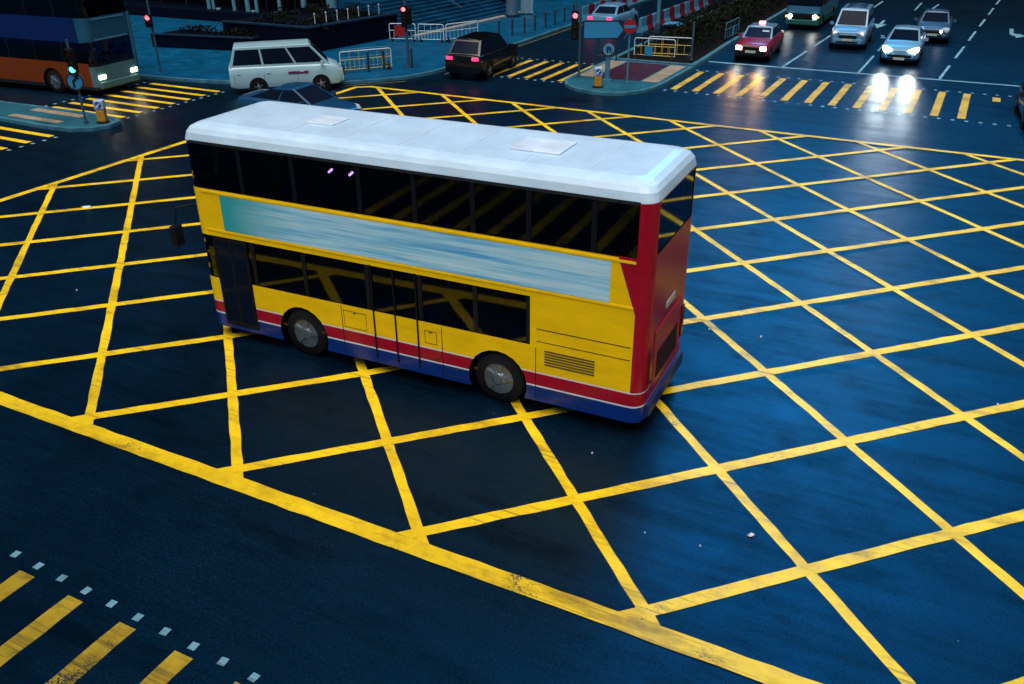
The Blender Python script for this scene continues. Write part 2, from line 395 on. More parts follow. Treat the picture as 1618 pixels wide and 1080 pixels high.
struct(MB().add([(-15.25,38.1,.126),(-13.15,38.1,.126),(-13.15,42.28,.126),(-15.25,42.28,.126)], [(0,1,2,3)]).build('island_red_paving', REDP))
struct(MB().add([(-16.15,38.1,.127),(-15.33,38.1,.127),(-15.33,42.28,.127),(-16.15,42.28,.127)], [(0,1,2,3)]).add([(-13.05,38.1,.127),(-12.3,38.1,.127),(-12.3,42.28,.127),(-13.05,42.28,.127)], [(0,1,2,3)]).build('island_tactile_paving', TAN))
slab('median_strip', [(-16.3, 42.62), (-11.95, 42.62), (-11.95, 44.2), (-12.1, 50), (-12.1, 110), (-16.9, 110), (-16.6, 55), (-16.35, 44.2)], plain('planting_soil', (0.003, 0.003, 0.003), 0.9), 0.17, 0.24)
lisl = [(-60, 21.0), (-36, 21.15), (-30.6, 20.95), (-29.2, 21.05), (-28.5, 21.5), (-28.25, 22.1), (-28.45, 22.75), (-29.1, 23.1), (-30.6, 23.2), (-36, 23.0), (-60, 22.6)]
slab('left_island', lisl, ISLE)
struct(MB().add([(-33.2,21.4,.126),(-30.3,21.4,.126),(-30.3,21.75,.126),(-33.2,21.75,.126)], [(0,1,2,3)]).add([(-33.2,22.4,.126),(-30.3,22.4,.126),(-30.3,22.8,.126),(-33.2,22.8,.126)], [(0,1,2,3)]).build('left_island_tactile_paving', TAN))

# ------------------------------------------------------------------ generic bus builder
def livery(name, rules, default, rough=0.28):
    "rules: (axis or tuple, conditions) painted as bands from object coordinates"
    M, nt, p = new_mat(name)
    sx = nt.nodes.new('ShaderNodeSeparateXYZ'); nt.links.new(coord(nt), sx.inputs[0])
    col = default
    for c, conds in rules:
        fac = None
        for ax, op, val in conds:
            if ax == 'XZ': src = mth(nt, 'ADD', sx.outputs['X'], mth(nt, 'MULTIPLY', sx.outputs['Z'], 0.35))
            else: src = sx.outputs[ax]
            t = mth(nt, 'GREATER_THAN' if op == '>' else 'LESS_THAN', src, val)
            fac = t if fac is None else mth(nt, 'MULTIPLY', fac, t)
        col = mixc(nt, fac, col, c)
    n = ramp(nt, noise(nt, coord(nt, scale=(1, 1, 3)), 1.3, 6, 0.7), [(0.3, g3(0.82)), (0.7, g3(1.06))])
    col = mixc(nt, 1.0, col, n, 'MULTIPLY') if not isinstance(col, tuple) else col
    nt.links.new(col, p.inputs['Base Color'])
    p.inputs['Roughness'].default_value = rough; p.inputs['Specular IOR Level'].default_value = 0.3; p.inputs['Coat Weight'].default_value = 0.12; p.inputs['Coat Roughness'].default_value = 0.15
    return M
def wheel(parent, c, r, w, axis=(0, 1, 0), out=-1, name='wheel'):
    "tyre with a rim sub-part; out is the side (sign on axis) that faces outward"
    c = Vector(c); a = Vector(axis) * out
    prof = [(0.0, r * 0.62), (0.02, r * 0.72), (0.03, r * 0.93), (0.06, r), (w - 0.03, r), (w, r * 0.9)]
    mb = MB(); n = 28; u = a.orthogonal().normalized(); q = a.cross(u); vs = []
    for d, rr in prof:
        for k in range(n):
            t = 2 * PI * k / n; vs.append(c - a * d + u * (rr * math.cos(t)) + q * (rr * math.sin(t)))
    fs = [(i*n + k, i*n + (k+1) % n, (i+1)*n + (k+1) % n, (i+1)*n + k) for i in range(len(prof) - 1) for k in range(n)]
    mb.add(vs, fs); t = mb.build(name, RUBBER, parent, smooth=True)
    rm = MB(); rm.cyl(c - a * 0.045, c - a * 0.03, r * 0.63, 24); rm.cyl(c - a * 0.03, c + a * 0.005, r * 0.30, 16, r * 0.2)
    for k in range(5):
        th = 2 * PI * k / 5; dvec = u * math.cos(th) + q * math.sin(th); sv = (a.cross(dvec)) * (r * 0.08)
        rm.ext([c - a*0.028 + dvec*r*0.15 - sv, c - a*0.028 + dvec*r*0.60 - sv, c - a*0.028 + dvec*r*0.60 + sv, c - a*0.028 + dvec*r*0.15 + sv], a * 0.02)
    rm.build('rim', ALLOY, t)
    return t
def plan(L, Wd, r, cuts, ins=0.0, n=5):
    "closed outline; returns points and a kind per segment (N near, F far, B back, H head, c corner)"
    pts = []; kind = []
    a, b, y0, y1 = ins, L - ins, ins, Wd - ins
    def arcp(cx, cy, t0, t1):
        return [(cx + r * math.cos(R(t0 + (t1 - t0) * k / n)), cy + r * math.sin(R(t0 + (t1 - t0) * k / n))) for k in range(n + 1)]
    xs = [a + r] + [c for c in cuts] + [b - r]
    for i, x in enumerate(xs[:-1]): pts.append((x, y0)); kind.append(('N', i))
    for p in arcp(b - r, y0 + r, -90, 0)[:-1]: pts.append(p); kind.append(('c', 1))
    pts.append((b, y0 + r)); kind.append(('B', 0))
    for p in arcp(b - r, y1 - r, 0, 90)[:-1]: pts.append(p); kind.append(('c', 2))
    xr = xs[::-1]
    for i, x in enumerate(xr[:-1]): pts.append((x, y1)); kind.append(('F', len(xr) - 2 - i))
    for p in arcp(a + r, y1 - r, 90, 180)[:-1]: pts.append(p); kind.append(('c', 3))
    pts.append((a, y1 - r)); kind.append(('H', 0))
    for p in arcp(a + r, y0 + r, 180, 270)[:-1]: pts.append(p); kind.append(('c', 0))
    return pts, kind
def bus_shell(root, L, Wd, r, bands, roof, mat, cuts, wheels, wr, gmat, headg=(), backg=(), solid=()):
    """bands: (z0, z1, 'body'|'glass'); cuts: pane joints; roof: (z, inset) rings above the last band; solid: (band, pane) closed"""
    mb = MB(); hp = 0.045
    cc = []
    for c in cuts: cc += [c - hp, c + hp]
    pts, kind = plan(L, Wd, r, cc); n = len(pts)
    ra = wr + 0.09
    for bi, (z0, z1, t) in enumerate(bands):
        for k in range(n):
            j = (k + 1) % n; kd, idx = kind[k]
            is_pane = (kd in 'NF' and idx % 2 == 0) and t == 'glass' and (bi, idx // 2) not in solid
            if t == 'glass' and ((kd == 'H' or (kd == 'c' and idx in (0, 3))) and bi in headg): continue
            if t == 'glass' and kd == 'B' and bi in backg: continue
            if is_pane: continue
            if bi == 0 and kd in 'NF': continue
            (xa, ya), (xb, yb) = pts[k], pts[j]
            mb.add([(xa,ya,z0),(xb,yb,z0),(xb,yb,z1),(xa,ya,z1)], [(0,1,2,3)])
    z0, z1, _ = bands[0]
    for y in (0.0, Wd):                       # skirts with wheel arches
        poly = [(r, y, z1), (r, y, z0)]
        for wx, wz in sorted((w, wr) for w in wheels):
            h0 = math.acos(max(-1, min(1, (z0 - wz) / ra)))
            for q in range(15):
                t = h0 - 2 * h0 * q / 14
                poly.append((wx - ra * math.sin(t), y, wz + ra * math.cos(t)))
        poly += [(L - r, y, z0), (L - r, y, z1)]
        mb.add(poly, [tuple(range(len(poly)))])
    top = bands[-1][1]; prev = [(x, y, top) for x, y in pts]
    for z, ins in roof:
        ring, _ = plan(L, Wd, r, cc, 0.0); ring = [((x - L/2) * (1 - 2*ins/L) + L/2, (y - Wd/2) * (1 - 2*ins/Wd) + Wd/2, z) for x, y in ring]
        mb.add(prev + ring, [(k, (k+1) % n, n + (k+1) % n, n + k) for k in range(n)]); prev = ring
    mb.add(prev, [tuple(range(n))])
    bm_o = mb.build('body', mat, root)
    for p in bm_o.data.polygons: p.use_smooth = False
    # panes
    for bi, (z0, z1, t) in enumerate(bands):
        if t != 'glass': continue
        head = MB(); hk = False
        for k in range(n):
            j = (k + 1) % n; kd, idx = kind[k]; (xa, ya), (xb, yb) = pts[k], pts[j]
            mx, my = L/2, Wd/2
            def si(x, y): return (x + (0.012 if x < 0.3 else -0.012 if x > L - 0.3 else 0), y + (0.012 if y < 0.3 else -0.012 if y > Wd - 0.3 else 0))
            A, B = si(xa, ya), si(xb, yb)
            q = [(*A, z0 - .01), (*B, z0 - .01), (*B, z1 + .01), (*A, z1 + .01)]
            if kd in 'NF' and idx % 2 == 0 and (bi, idx // 2) not in solid: MB().add(q, [(0,1,2,3)]).build('window', gmat, root)
            elif (kd == 'H' or (kd == 'c' and idx in (0, 3))) and bi in headg: head.add(q, [(0,1,2,3)]); hk = True
            elif kd == 'B' and bi in backg: MB().add(q, [(0,1,2,3)]).build('rear_window', gmat, root)
        if hk: head.build('windscreen', gmat, root)
    ch = MB().box(0.35, L - 0.35, 0.32, Wd - 0.32, 0.24, bands[0][1] - 0.25); ch.build('chassis', BLACK, root)
    for wx in wheels:
        wheel(root, (wx, 0.03, wr), wr, 0.28, (0, 1, 0), -1); wheel(root, (wx, Wd - 0.03, wr), wr, 0.28, (0, 1, 0), 1)
    return bm_o

BGLASS = glass('bus_window_glass', (0.045, 0.05, 0.20), 0.10)
# ------------------------------------------------------------------ the double-decker in the middle
BL, BW = 9.2, 2.42
bus = thing('double_decker_bus', 'white-roofed yellow double-decker bus with red and blue skirt crossing the yellow box junction', 'bus', (-12.56, 11.20, 0), R(1.77))
bus.scale = (0.975, 1, 1)
blue = (0.003, 0.028, 0.20); redc = (0.36, 0.004, 0.022); yel = (0.95, 0.60, 0.003); wht = (0.66, 0.74, 0.80); blk = (0.006, 0.007, 0.012)
bl = livery('yellow_bus_livery', [
    (yel, [('Z', '>', 0.815)]), (redc, [('Z', '>', 0.56), ('Z', '<', 0.79)]), (wht, [('Z', '>', 0.79), ('Z', '<', 0.815)]), (wht, [('Z', '>', 0.53), ('Z', '<', 0.56)]),
    (blk, [('Z', '>', 1.31), ('Z', '<', 2.19), ('X', '<', 7.18)]), (blk, [('Z', '>', 3.11), ('Z', '<', 3.98)]),
    (redc, [('XZ', '>', 9.75), ('Z', '>', 2.2)]), (redc, [('X', '>', 8.98), ('Z', '>', 0.81)]), ((0.36, 0.50, 0.60), [('Z', '>', 3.98), ('Z', '<', 4.0)]), ((0.52, 0.71, 0.87), [('Z', '>', 3.985)])], blue)
cuts = [1.35, 2.55, 3.95, 5.05, 6.15, 7.15, 8.25]
bus_shell(bus, BL, BW, 0.24, [(0.25, 1.32, 'body'), (1.32, 2.18, 'glass'), (2.18, 3.13, 'body'), (3.13, 3.97, 'glass')],
          [(4.02, 0.01), (4.12, 0.035), (4.20, 0.09), (4.25, 0.19), (4.275, 0.32)], bl, cuts, [2.35, 6.55], 0.48, BGLASS, headg=(1, 3), backg=(3,), solid=[(1, 6), (1, 7)])
# advert between the decks: pale panel with teal end and blue streaks
M, nt, p = new_mat('bus_advert')
sx = nt.nodes.new('ShaderNodeSeparateXYZ'); nt.links.new(coord(nt), sx.inputs[0])
s1 = noise(nt, coord(nt, scale=(0.30, 1, 7.5)), 1.0, 4, 0.55)
s2 = noise(nt, coord(nt, scale=(0.8, 1, 26)), 1.0, 3, 0.6)
c = ramp(nt, s1, [(0.36, (0.03, 0.33, 0.70)), (0.48, (0.34, 0.70, 0.90)), (0.60, (0.56, 0.82, 0.94))])
c = mixc(nt, 0.35, c, ramp(nt, s2, [(0.4, (0.06, 0.38, 0.68)), (0.6, (0.48, 0.76, 0.92))]))
tealf = ramp(nt, mth(nt, 'DIVIDE', sx.outputs['X'], 9.2), [(0.10, g3(1)), (0.27, g3(0))])
c = mixc(nt, tealf, c, (0.03, 0.36, 0.40)); nt.links.new(c, p.inputs['Base Color']); p.inputs['Roughness'].default_value = 0.3
MB().box(0.75, 8.55, -0.006, 0.004, 2.34, 3.02).build('advert_panel', M, bus)
tr = MB().box(0.3, 8.95, -0.009, 0.003, 3.035, 3.075).box(0.3, 8.95, -0.009, 0.003, 2.285, 2.325); tr.build('trim_strip', plain('yellow_trim', (0.92, 0.58, 0.003), 0.4), bus)
gt = MB().box(0.24, 8.96, -0.012, 0.003, 3.95, 4.0); gt.build('rain_gutter', plain('gutter_black', (0.012, 0.014, 0.02), 0.5), bus)
# floors, ceiling, seats and stair inside
INT = plain('bus_interior_trim', (0.035, 0.045, 0.07), 0.6); SEAT = plain('blue_seat_fabric', (0.008, 0.018, 0.11), 0.8)
MB().box(0.3, BL - 0.3, 0.1, BW - 0.1, 2.24, 2.36).build('upper_floor', INT, bus)
for dz, xs in ((2.36, [1.7 + 0.82 * k for k in range(8)]), (0.9, [3.2 + 0.85 * k for k in range(5)])):
    for x in xs:
        for ya in (0.22, 1.45):
            MB().box(x, x + 0.42, ya, ya + 0.78, dz + 0.3, dz + 0.42).box(x + 0.36, x + 0.46, ya, ya + 0.78, dz + 0.42, dz + 1.02).build('seat', SEAT, bus, 0.03)
rails = MB()
for x in (1.0, 2.5, 4.1, 5.7): rails.cyl((x, 0.35, 0.9), (x, 0.35, 2.2), 0.018, 8)
rails.cyl((1.0, 0.35, 2.1), (6.8, 0.35, 2.1), 0.016, 8).cyl((1.6, 0.9, 3.85), (8.4, 0.9, 3.85), 0.015, 8)
for x in (3.07, 3.51): rails.cyl((x, 0.41, 3.67), (x, 0.41, 4.15), 0.008, 6)
rails.build('handrail', plain('yellow_handrail', (0.6, 0.45, 0.03), 0.4), bus)
for x in (3.02, 3.46): MB().cyl((x + .02, 0.40, 3.62), (x + 0.09, 0.42, 3.68), 0.019, 8).build('interior_lamp', emit('pink_white_lamp', (1.0, 0.52, 0.50), 12), bus)
# doors on the near side
for x0, x1, nm in ((0.40, 1.22, 'front_door'), (4.02, 4.98, 'exit_door')):
    d = MB(); y = -0.014
    if nm == 'front_door':
        mid = (x0 + x1) / 2
        d.box(x0, x0+.05, y, .01, .34, 2.16).box(x1-.05, x1, y, .01, .34, 2.16).box(mid-.03, mid+.03, y, .01, .34, 2.16).box(x0+.05, mid-.03, y, .01, 2.1, 2.16).box(mid+.03, x1-.05, y, .01, 2.1, 2.16).box(x0+.05, mid-.03, y, .01, .34, .42).box(mid+.03, x1-.05, y, .01, .34, .42)
        o = d.build(nm, BLACK, bus)
        MB().box(x0+.05, mid-.03, -0.006, .006, .42, 2.1).box(mid+.03, x1-.05, -0.006, .006, .42, 2.1).build('door_glass', DGLASS, o)
    else:
        mid = (x0 + x1) / 2
        d.box(x0, x0+.03, y, .004, .36, 2.2).box(mid-.015, mid+.015, y, .004, .36, 2.2).box(x1-.03, x1, y, .004, .36, 2.2)
        d.build(nm, BLACK, bus)
# engine bay louvres and panel seams near the tail
lv = MB()
for k in range(6): lv.box(7.45, 8.35, -0.007, 0.003, 0.98 + 0.05 * k, 1.005 + 0.05 * k)
lv.build('louvre', plain('louvre_dark', (0.10, 0.07, 0.01), 0.6), bus)
for x0, x1, z0, z1 in ((7.3, 8.95, 1.62, 1.632), (7.3, 8.95, 1.395, 1.405), (3.3, 3.312, .3, 1.28), (5.45, 5.462, .3, 1.28), (7.28, 7.292, .3, 1.28)): MB().box(x0, x1, -0.004, 0.003, z0, z1).build('panel_seam', BLACK, bus)
for x0, x1, z0, z1 in ((1.35, 1.75, .36, .50), (3.35, 3.85, .86, 1.2), (5.5, 5.95, .34, .5), (7.4, 8.3, .34, .50), (5.1, 5.35, .9, 1.15)):
    fm = MB().box(x0, x1, -.004, .003, z0, z0 + .008).box(x0, x1, -.004, .003, z1 - .008, z1).box(x0, x0 + .008, -.004, .003, z0 + .008, z1 - .008).box(x1 - .008, x1, -.004, .003, z0 + .008, z1 - .008).box((x0 + x1)/2 - .03, (x0 + x1)/2 + .03, -.008, .003, z1 - .035, z1 - .02)
    fm.build('access_flap', plain('flap_outline', (.03, .025, .02), .6), bus)
for x in (1.9, 2.8, 5.3, 6.1): MB().box(x, x + .07, -.016, .003, .60, .64).build('side_marker_lamp', DAMB, bus, .004)
# tail: lamps, engine door, window frame, bumper, plate
for y in (0.22, 2.08):
    MB().box(BL - 0.005, BL + 0.03, y, y + 0.13, 0.9, 1.5).build('tail_light', DLENS, bus, 0.01)
MB().box(BL - 0.004, BL + 0.02, 0.45, 1.95, 0.72, 1.75).build('engine_door', plain('red_engine_door', (0.36, 0.006, 0.02), 0.35), bus, 0.01)
gr = MB()
for k in range(7): gr.box(BL + 0.02, BL + 0.03, 0.6, 1.8, 0.85 + 0.07 * k, 0.89 + 0.07 * k)
gr.build('engine_grille', BLACK, bus)
MB().box(BL - 0.02, BL + 0.07, 0.2, BW - 0.2, 0.3, 0.55).build('bumper', plain('bus_bumper', (0.01, 0.02, 0.10), 0.5), bus, 0.02)
MB().box(BL + 0.012, BL + 0.026, 0.95, 1.45, 1.95, 2.06).build('number_plate', PLATE, bus)
# nose: headlights and mirror
for y in (0.25, 1.85): MB().box(-0.03, 0.02, y, y + 0.32, 0.62, 0.82).build('headlight', LENS, bus, 0.02)
mr = MB().tube([(0.05, 0.05, 2.75), (-0.25, -0.18, 2.7), (-0.3, -0.2, 2.35)], 0.02).box(-0.38, -0.24, -0.3, -0.1, 1.95, 2.35); mr.build('mirror', BLACK, bus, 0.015)
# roof fittings: shallow ribs, hatch and air-conditioning pod
for x in [1.1 + 1.15 * k for k in range(7)]: MB().box(x, x + 0.03, 0.36, BW - 0.36, 4.27, 4.281).build('roof_rib', plain('roof_rib_white', (0.50, 0.60, 0.70), 0.45), bus)
RW = plain('roof_pod_white', (0.58, 0.68, 0.78), 0.4)
MB().box(6.4, 7.3, 0.85, 1.6, 4.268, 4.315).build('roof_hatch', RW, bus, 0.02)
MB().box(2.2, 2.8, 0.95, 1.5, 4.268, 4.305).build('roof_hatch', RW, bus, 0.02)

# ------------------------------------------------------------------ orange double-decker at the left edge
ob = thing('double_decker_bus', 'orange and blue double-decker bus with lit headlights at the left edge behind the crossing', 'bus', (-33.15, 28.1, 0), R(184.5))
ora = (0.17, 0.032, 0.002)
ol = livery('orange_bus_livery', [((0.004, 0.018, 0.10), [('Z', '>', 2.2)]), ((0.07, 0.17, 0.21), [('X', '<', 0.28), ('Z', '<', 1.4)]), (blk, [('Z', '>', 1.38), ('Z', '<', 2.2), ('X', '>', 0.3)]),
    (blk, [('Z', '>', 3.2), ('Z', '<', 3.95), ('X', '>', 0.5)]), ((0.015, 0.09, 0.17), [('Z', '>', 2.22), ('X', '<', 0.55)]), ((0.012, 0.014, 0.02), [('Z', '<', 0.42)]), (blk, [('X', '<', 0.28), ('Z', '>', 1.25), ('Z', '<', 2.25)])], ora)
bus_shell(ob, 10.6, 2.5, 0.28, [(0.28, 1.38, 'body'), (1.38, 2.22, 'glass'), (2.22, 3.2, 'body'), (3.2, 3.95, 'glass')],
          [(4.1, 0.03), (4.25, 0.12), (4.32, 0.3)], ol, [1.6, 3.2, 4.8, 6.4, 8.0], [2.5, 7.6], 0.5, BGLASS, headg=(1, 3), backg=(3,))
MB().box(0.3, 10.3, 0.1, 2.4, 2.28, 2.4).build('upper_floor', INT, ob)
for k in range(9):
    for ya in (0.22, 1.5): MB().box(1.4 + k, 1.82 + k, ya, ya + 0.78, 2.7, 2.82).box(1.76 + k, 1.86 + k, ya, ya + 0.78, 2.82, 3.4).build('seat', SEAT, ob, 0.03)
for y in (0.16, 1.98): MB().box(-0.04, 0.02, y, y + 0.36, 0.72, 0.88).build('headlight', emit('lit_bus_headlight', (1.0, 0.80, 0.52), 9), ob, 0.02)
MB().box(-0.06, 0.1, 0.15, 2.35, 0.32, 0.6).build('bumper', plain('bus_bumper_teal', (0.06, 0.16, 0.18), 0.45), ob, 0.04)
MB().box(-0.02, 0.03, 0.35, 2.15, 2.28, 2.34).box(-0.02, 0.03, 0.35, 2.15, 3.08, 3.14).build('trim_strip', plain('front_trim_blue', (0.07, 0.22, 0.36), 0.35), ob)
MB().tube([(0.0, 2.45, 2.3), (-0.3, 2.62, 2.2), (-0.3, 2.65, 1.9)], 0.02).box(-0.36, -0.22, 2.56, 2.76, 1.55, 1.95).build('mirror', BLACK, ob, 0.015)
wp = MB().tube([(-0.025, 0.7, 1.3), (-0.03, 1.15, 1.75)], 0.012).tube([(-0.025, 1.6, 1.3), (-0.03, 2.0, 1.75)], 0.012); wp.build('wiper', BLACK, ob)

# ------------------------------------------------------------------ light bus (minibus) in the nearside lane
mbx = thing('minibus', 'cream and green light bus with lit headlights waiting behind the red taxi', 'minibus', (-8.72, 57.15, 0), R(90))
ml = livery('light_bus_livery', [((0.05, 0.17, 0.30), [('Z', '>', 0.95)]), ((0.01, 0.09, 0.08), [('Z', '<', 0.60)]), (blk, [('Z', '>', 0.60), ('Z', '<', 0.93), ('X', '<', 0.2)]),
    (blk, [('Z', '>', 1.35), ('Z', '<', 2.1)])], (0.06, 0.18, 0.22))
bus_shell(mbx, 6.9, 2.02, 0.22, [(0.28, 1.35, 'body'), (1.35, 2.1, 'glass')], [(2.3, 0.03), (2.5, 0.10), (2.58, 0.25)], ml, [1.5, 2.7, 3.9, 5.1], [1.3, 5.2], 0.36, DGLASS, headg=(1,), backg=(1,))
for y in (0.14, 1.58):
    MB().cyl((-0.04, y + 0.15, 0.76), (0.02, y + 0.15, 0.76), 0.125, 16).build('headlight', HEAD, mbx)
    MB().box(-0.03, 0.02, y + (0.32 if y > 1 else -0.10), y + (0.42 if y > 1 else 0.0), 0.70, 0.80).build('indicator', emit('lit_amber_lens', (1.0, 0.55, 0.12), 1.5), mbx)
MB().box(-0.08, 0.1, 0.08, 1.94, 0.30, 0.58).build('bumper', plain('green_bumper', (0.012, 0.10, 0.085), 0.4), mbx, 0.03)
MB().box(-0.035, 0.02, 0.5, 1.5, 0.66, 0.86).build('grille', BLACK, mbx, 0.01)
for sy, d in ((-0.02, -1), (2.04, 1)): MB().tube([(0.15, sy, 1.6), (-0.1, sy + d*0.16, 1.75)], 0.015).box(-0.16, -0.06, sy + d*0.2 - 0.09, sy + d*0.2 + 0.09, 1.55, 1.95).build('mirror', BLACK, mbx, 0.01)

# ------------------------------------------------------------------ cars
def lerp_tab(tab, y):
    for (a, *va), (b, *vb) in zip(tab, tab[1:]):
        if y <= b:
            t = (y - a) / (b - a) if b > a else 0
            return [p + (q - p) * t for p, q in zip(va, vb)]
    return list(tab[-1][1:])
def car(label, cat, loc, rz, L, Wd, body, glassm, low, cab, wheels, wr, roofmat=None, group=None, lamps=None, name='car', grille=None, lit=None, tail=None, plate=True, bumperm=None):
    """front at y=0 facing -Y. low: table (y, zbottom, zbelt, halfwidth). cab: dict wb0, wr0, wr1, wb1 (y of windscreen base, roof front, roof rear, rear glass base), zr, wbelt, wroof"""
    t = thing(name, label, cat, loc, rz, group)
    ys = [L * k / 22 for k in range(23)]; mb = MB(); secs = []
    for y in ys:
        zb, zt, hw = lerp_tab(low, y)
        sec = [(hw * 0.80, zb), (hw * 0.97, zb + 0.06), (hw, zb + (zt - zb) * 0.35), (hw, zb + (zt - zb) * 0.62), (hw * 0.975, zt - 0.10), (hw * 0.93, zt - 0.025), (hw * 0.80, zt + 0.008), (hw * 0.4, zt + 0.028)]
        ring = [(x, y, z) for x, z in sec] + [(0, y, sec[-1][1] + 0.006)] + [(-x, y, z) for x, z in sec[::-1]] + [(0, y, zb)]
        secs.append(ring)
    n = len(secs[0])
    for a in secs: mb.v += a
    for i in range(len(secs) - 1):
        for k in range(n): mb.f.append((i*n + k, i*n + (k+1) % n, (i+1)*n + (k+1) % n, (i+1)*n + k))
    mb.f.append(tuple(range(n))[::-1]); mb.f.append(tuple((len(secs) - 1) * n + k for k in range(n)))
    o = mb.build('body', body, t, 0.03, smooth=True)
    # cabin
    c = cab; zr = c['zr']; wb, wf = c['wbelt'], c['wroof']
    zb0 = lerp_tab(low, c['wb0'])[1] - 0.02; zb1 = lerp_tab(low, c['wb1'])[1] - 0.02; zm = lerp_tab(low, (c['wr0'] + c['wr1']) / 2)[1] - 0.02
    A = [Vector((-wb*.94, c['wb0'], zb0)), Vector((-wf, c['wr0'], zr)), Vector((-wf, c['wr1'], zr - 0.03)), Vector((-wb*.94, c['wb1'], zb1))]
    def row(sg): return [Vector((v.x * sg, v.y, v.z)) for v in A]
    Lf, Rt = row(1), row(-1)
    up = Vector((0, 0, 0.045))
    cb = MB(); yc = [c['wr0'] + (c['wr1'] - c['wr0']) * k / 4 for k in range(5)]
    vs = [Lf[0], Lf[3], Rt[0], Rt[3]]
    rl = [Vector((-wf, y, zr - 0.03 * k / 4)) for k, y in enumerate(yc)]; rr_ = [Vector((wf, v.y, v.z)) for v in rl]
    rc = [Vector((0, v.y, v.z + 0.045)) for v in rl]
    cb.add([Lf[0]] + rl + [Lf[3]], [tuple(range(7))]); cb.add([Rt[0]] + rr_ + [Rt[3]], [tuple(range(7))[::-1]])
    for k in range(4): cb.add([rl[k], rl[k+1], rc[k+1], rc[k]], [(0,1,2,3)]).add([rr_[k], rr_[k+1], rc[k+1], rc[k]], [(3,2,1,0)])
    f0 = (Lf[0] + Rt[0]) / 2 ; f1 = (Lf[3] + Rt[3]) / 2
    cb.add([Lf[0], rl[0], rr_[0], Rt[0]], [(0,1,2,3)]); cb.add([rl[0], rc[0], rr_[0]], [(0,1,2)]); cb.add([Lf[3], rl[4], rr_[4], Rt[3]], [(3,2,1,0)]); cb.add([rl[4], rc[4], rr_[4]], [(2,1,0)])
    me = cb.build('roof', roofmat or body, t, 0.0)
    bm = bmesh.new(); bm.from_mesh(me.data); bmesh.ops.remove_doubles(bm, verts=bm.verts, dist=0.001); bmesh.ops.recalc_face_normals(bm, faces=bm.faces); bm.to_mesh(me.data); bm.free()
    bv = me.modifiers.new('bevel', 'BEVEL'); bv.width = 0.05; bv.segments = 3; bv.limit_method = 'ANGLE'; bv.angle_limit = R(25)
    def quad(p, q, r_, s, nm, u0, u1, v0, v1, off=0.012):
        "p,q bottom edge; s,r_ top edge; inset in u and v; pushed outwards"
        def at(u, v): return (p + (q - p) * u) * (1 - v) + (s + (r_ - s) * u) * v
        nrm = (q - p).cross(s - p).normalized()
        mid = at(.5, .5); cen = Vector((0, (c['wb0'] + c['wb1']) / 2, zm))
        if nrm.dot(mid - cen) < 0: nrm = -nrm
        V = [at(u0, v0) + nrm*off, at(u1, v0) + nrm*off, at(u1 if u1 > .9 else u1, v1) + nrm*off, at(u0, v1) + nrm*off]
        MB().ext(V, -nrm * 0.03).build(nm, glassm, t)
    quad(Lf[0], Rt[0], Rt[1], Lf[1], 'windscreen', .06, .94, .10, .90)
    quad(Rt[3], Lf[3], Lf[2], Rt[2], 'rear_window', .08, .92, .14, .88)
    for S_ in (Lf, Rt):
        B0, B1 = S_[0], S_[3]
        n_w = c.get('nwin', 2); sgn = -1 if S_ is Lf else 1
        # side glass follows pillars: polygons between belt and roof split into panes
        yb = [c['wb0'] + (c['wb1'] - c['wb0']) * k / n_w for k in range(n_w + 1)]
        yt = [c['wr0'] + (c['wr1'] - c['wr0']) * k / n_w for k in range(n_w + 1)]
        for k in range(n_w):
            b0 = B0 + (B1 - B0) * (k / n_w); b1 = B0 + (B1 - B0) * ((k + 1) / n_w)
            t0 = S_[1] + (S_[2] - S_[1]) * (k / n_w); t1 = S_[1] + (S_[2] - S_[1]) * ((k + 1) / n_w)
            quad(b0, b1, t1, t0, 'side_window', .09 if k == 0 else .035, .91 if k == n_w - 1 else .965, .14, .88)
    # wheels
    for y in wheels:
        hw = lerp_tab(low, y)[2]
        for sg in (-1, 1):
            disc((sg * (hw - 0.01), y, wr + 0.015), wr + 0.07, (1, 0, 0), 0.035, 24).build('wheel_arch', BLACK, t)
            wheel(t, (sg * (hw + 0.018), y, wr), wr, 0.2, (1, 0, 0), sg)
    for sg in (-1, 1):
        for k in range(1, c.get('nwin', 2) + 1):
            y = c['wb0'] + (c['wb1'] - c['wb0']) * (k / c.get('nwin', 2)) * (.96 if k == c.get('nwin', 2) else 1)
            zb_, zt_, hw_ = lerp_tab(low, y)
            MB().box(min(sg*(hw_-.02), sg*(hw_+.004)), max(sg*(hw_-.02), sg*(hw_+.004)), y - .006, y + .006, zb_ + (zt_ - zb_)*.30, zb_ + (zt_ - zb_)*.66).build('door_seam', BLACK, t)
            if k < c.get('nwin', 2) + 1: MB().box(min(sg*(hw_-.03), sg*(hw_+.02)), max(sg*(hw_-.03), sg*(hw_+.02)), y - .26, y - .10, zb_ + (zt_ - zb_)*.68, zb_ + (zt_ - zb_)*.72).build('door_handle', body, t, .006)
    # lamps
    z = lamps['z']; h = lamps.get('h', 0.14); lw = lamps.get('w', 0.34); hw0 = lerp_tab(low, 0.02)[2]; sl = lamps.get('sl', 0.0)
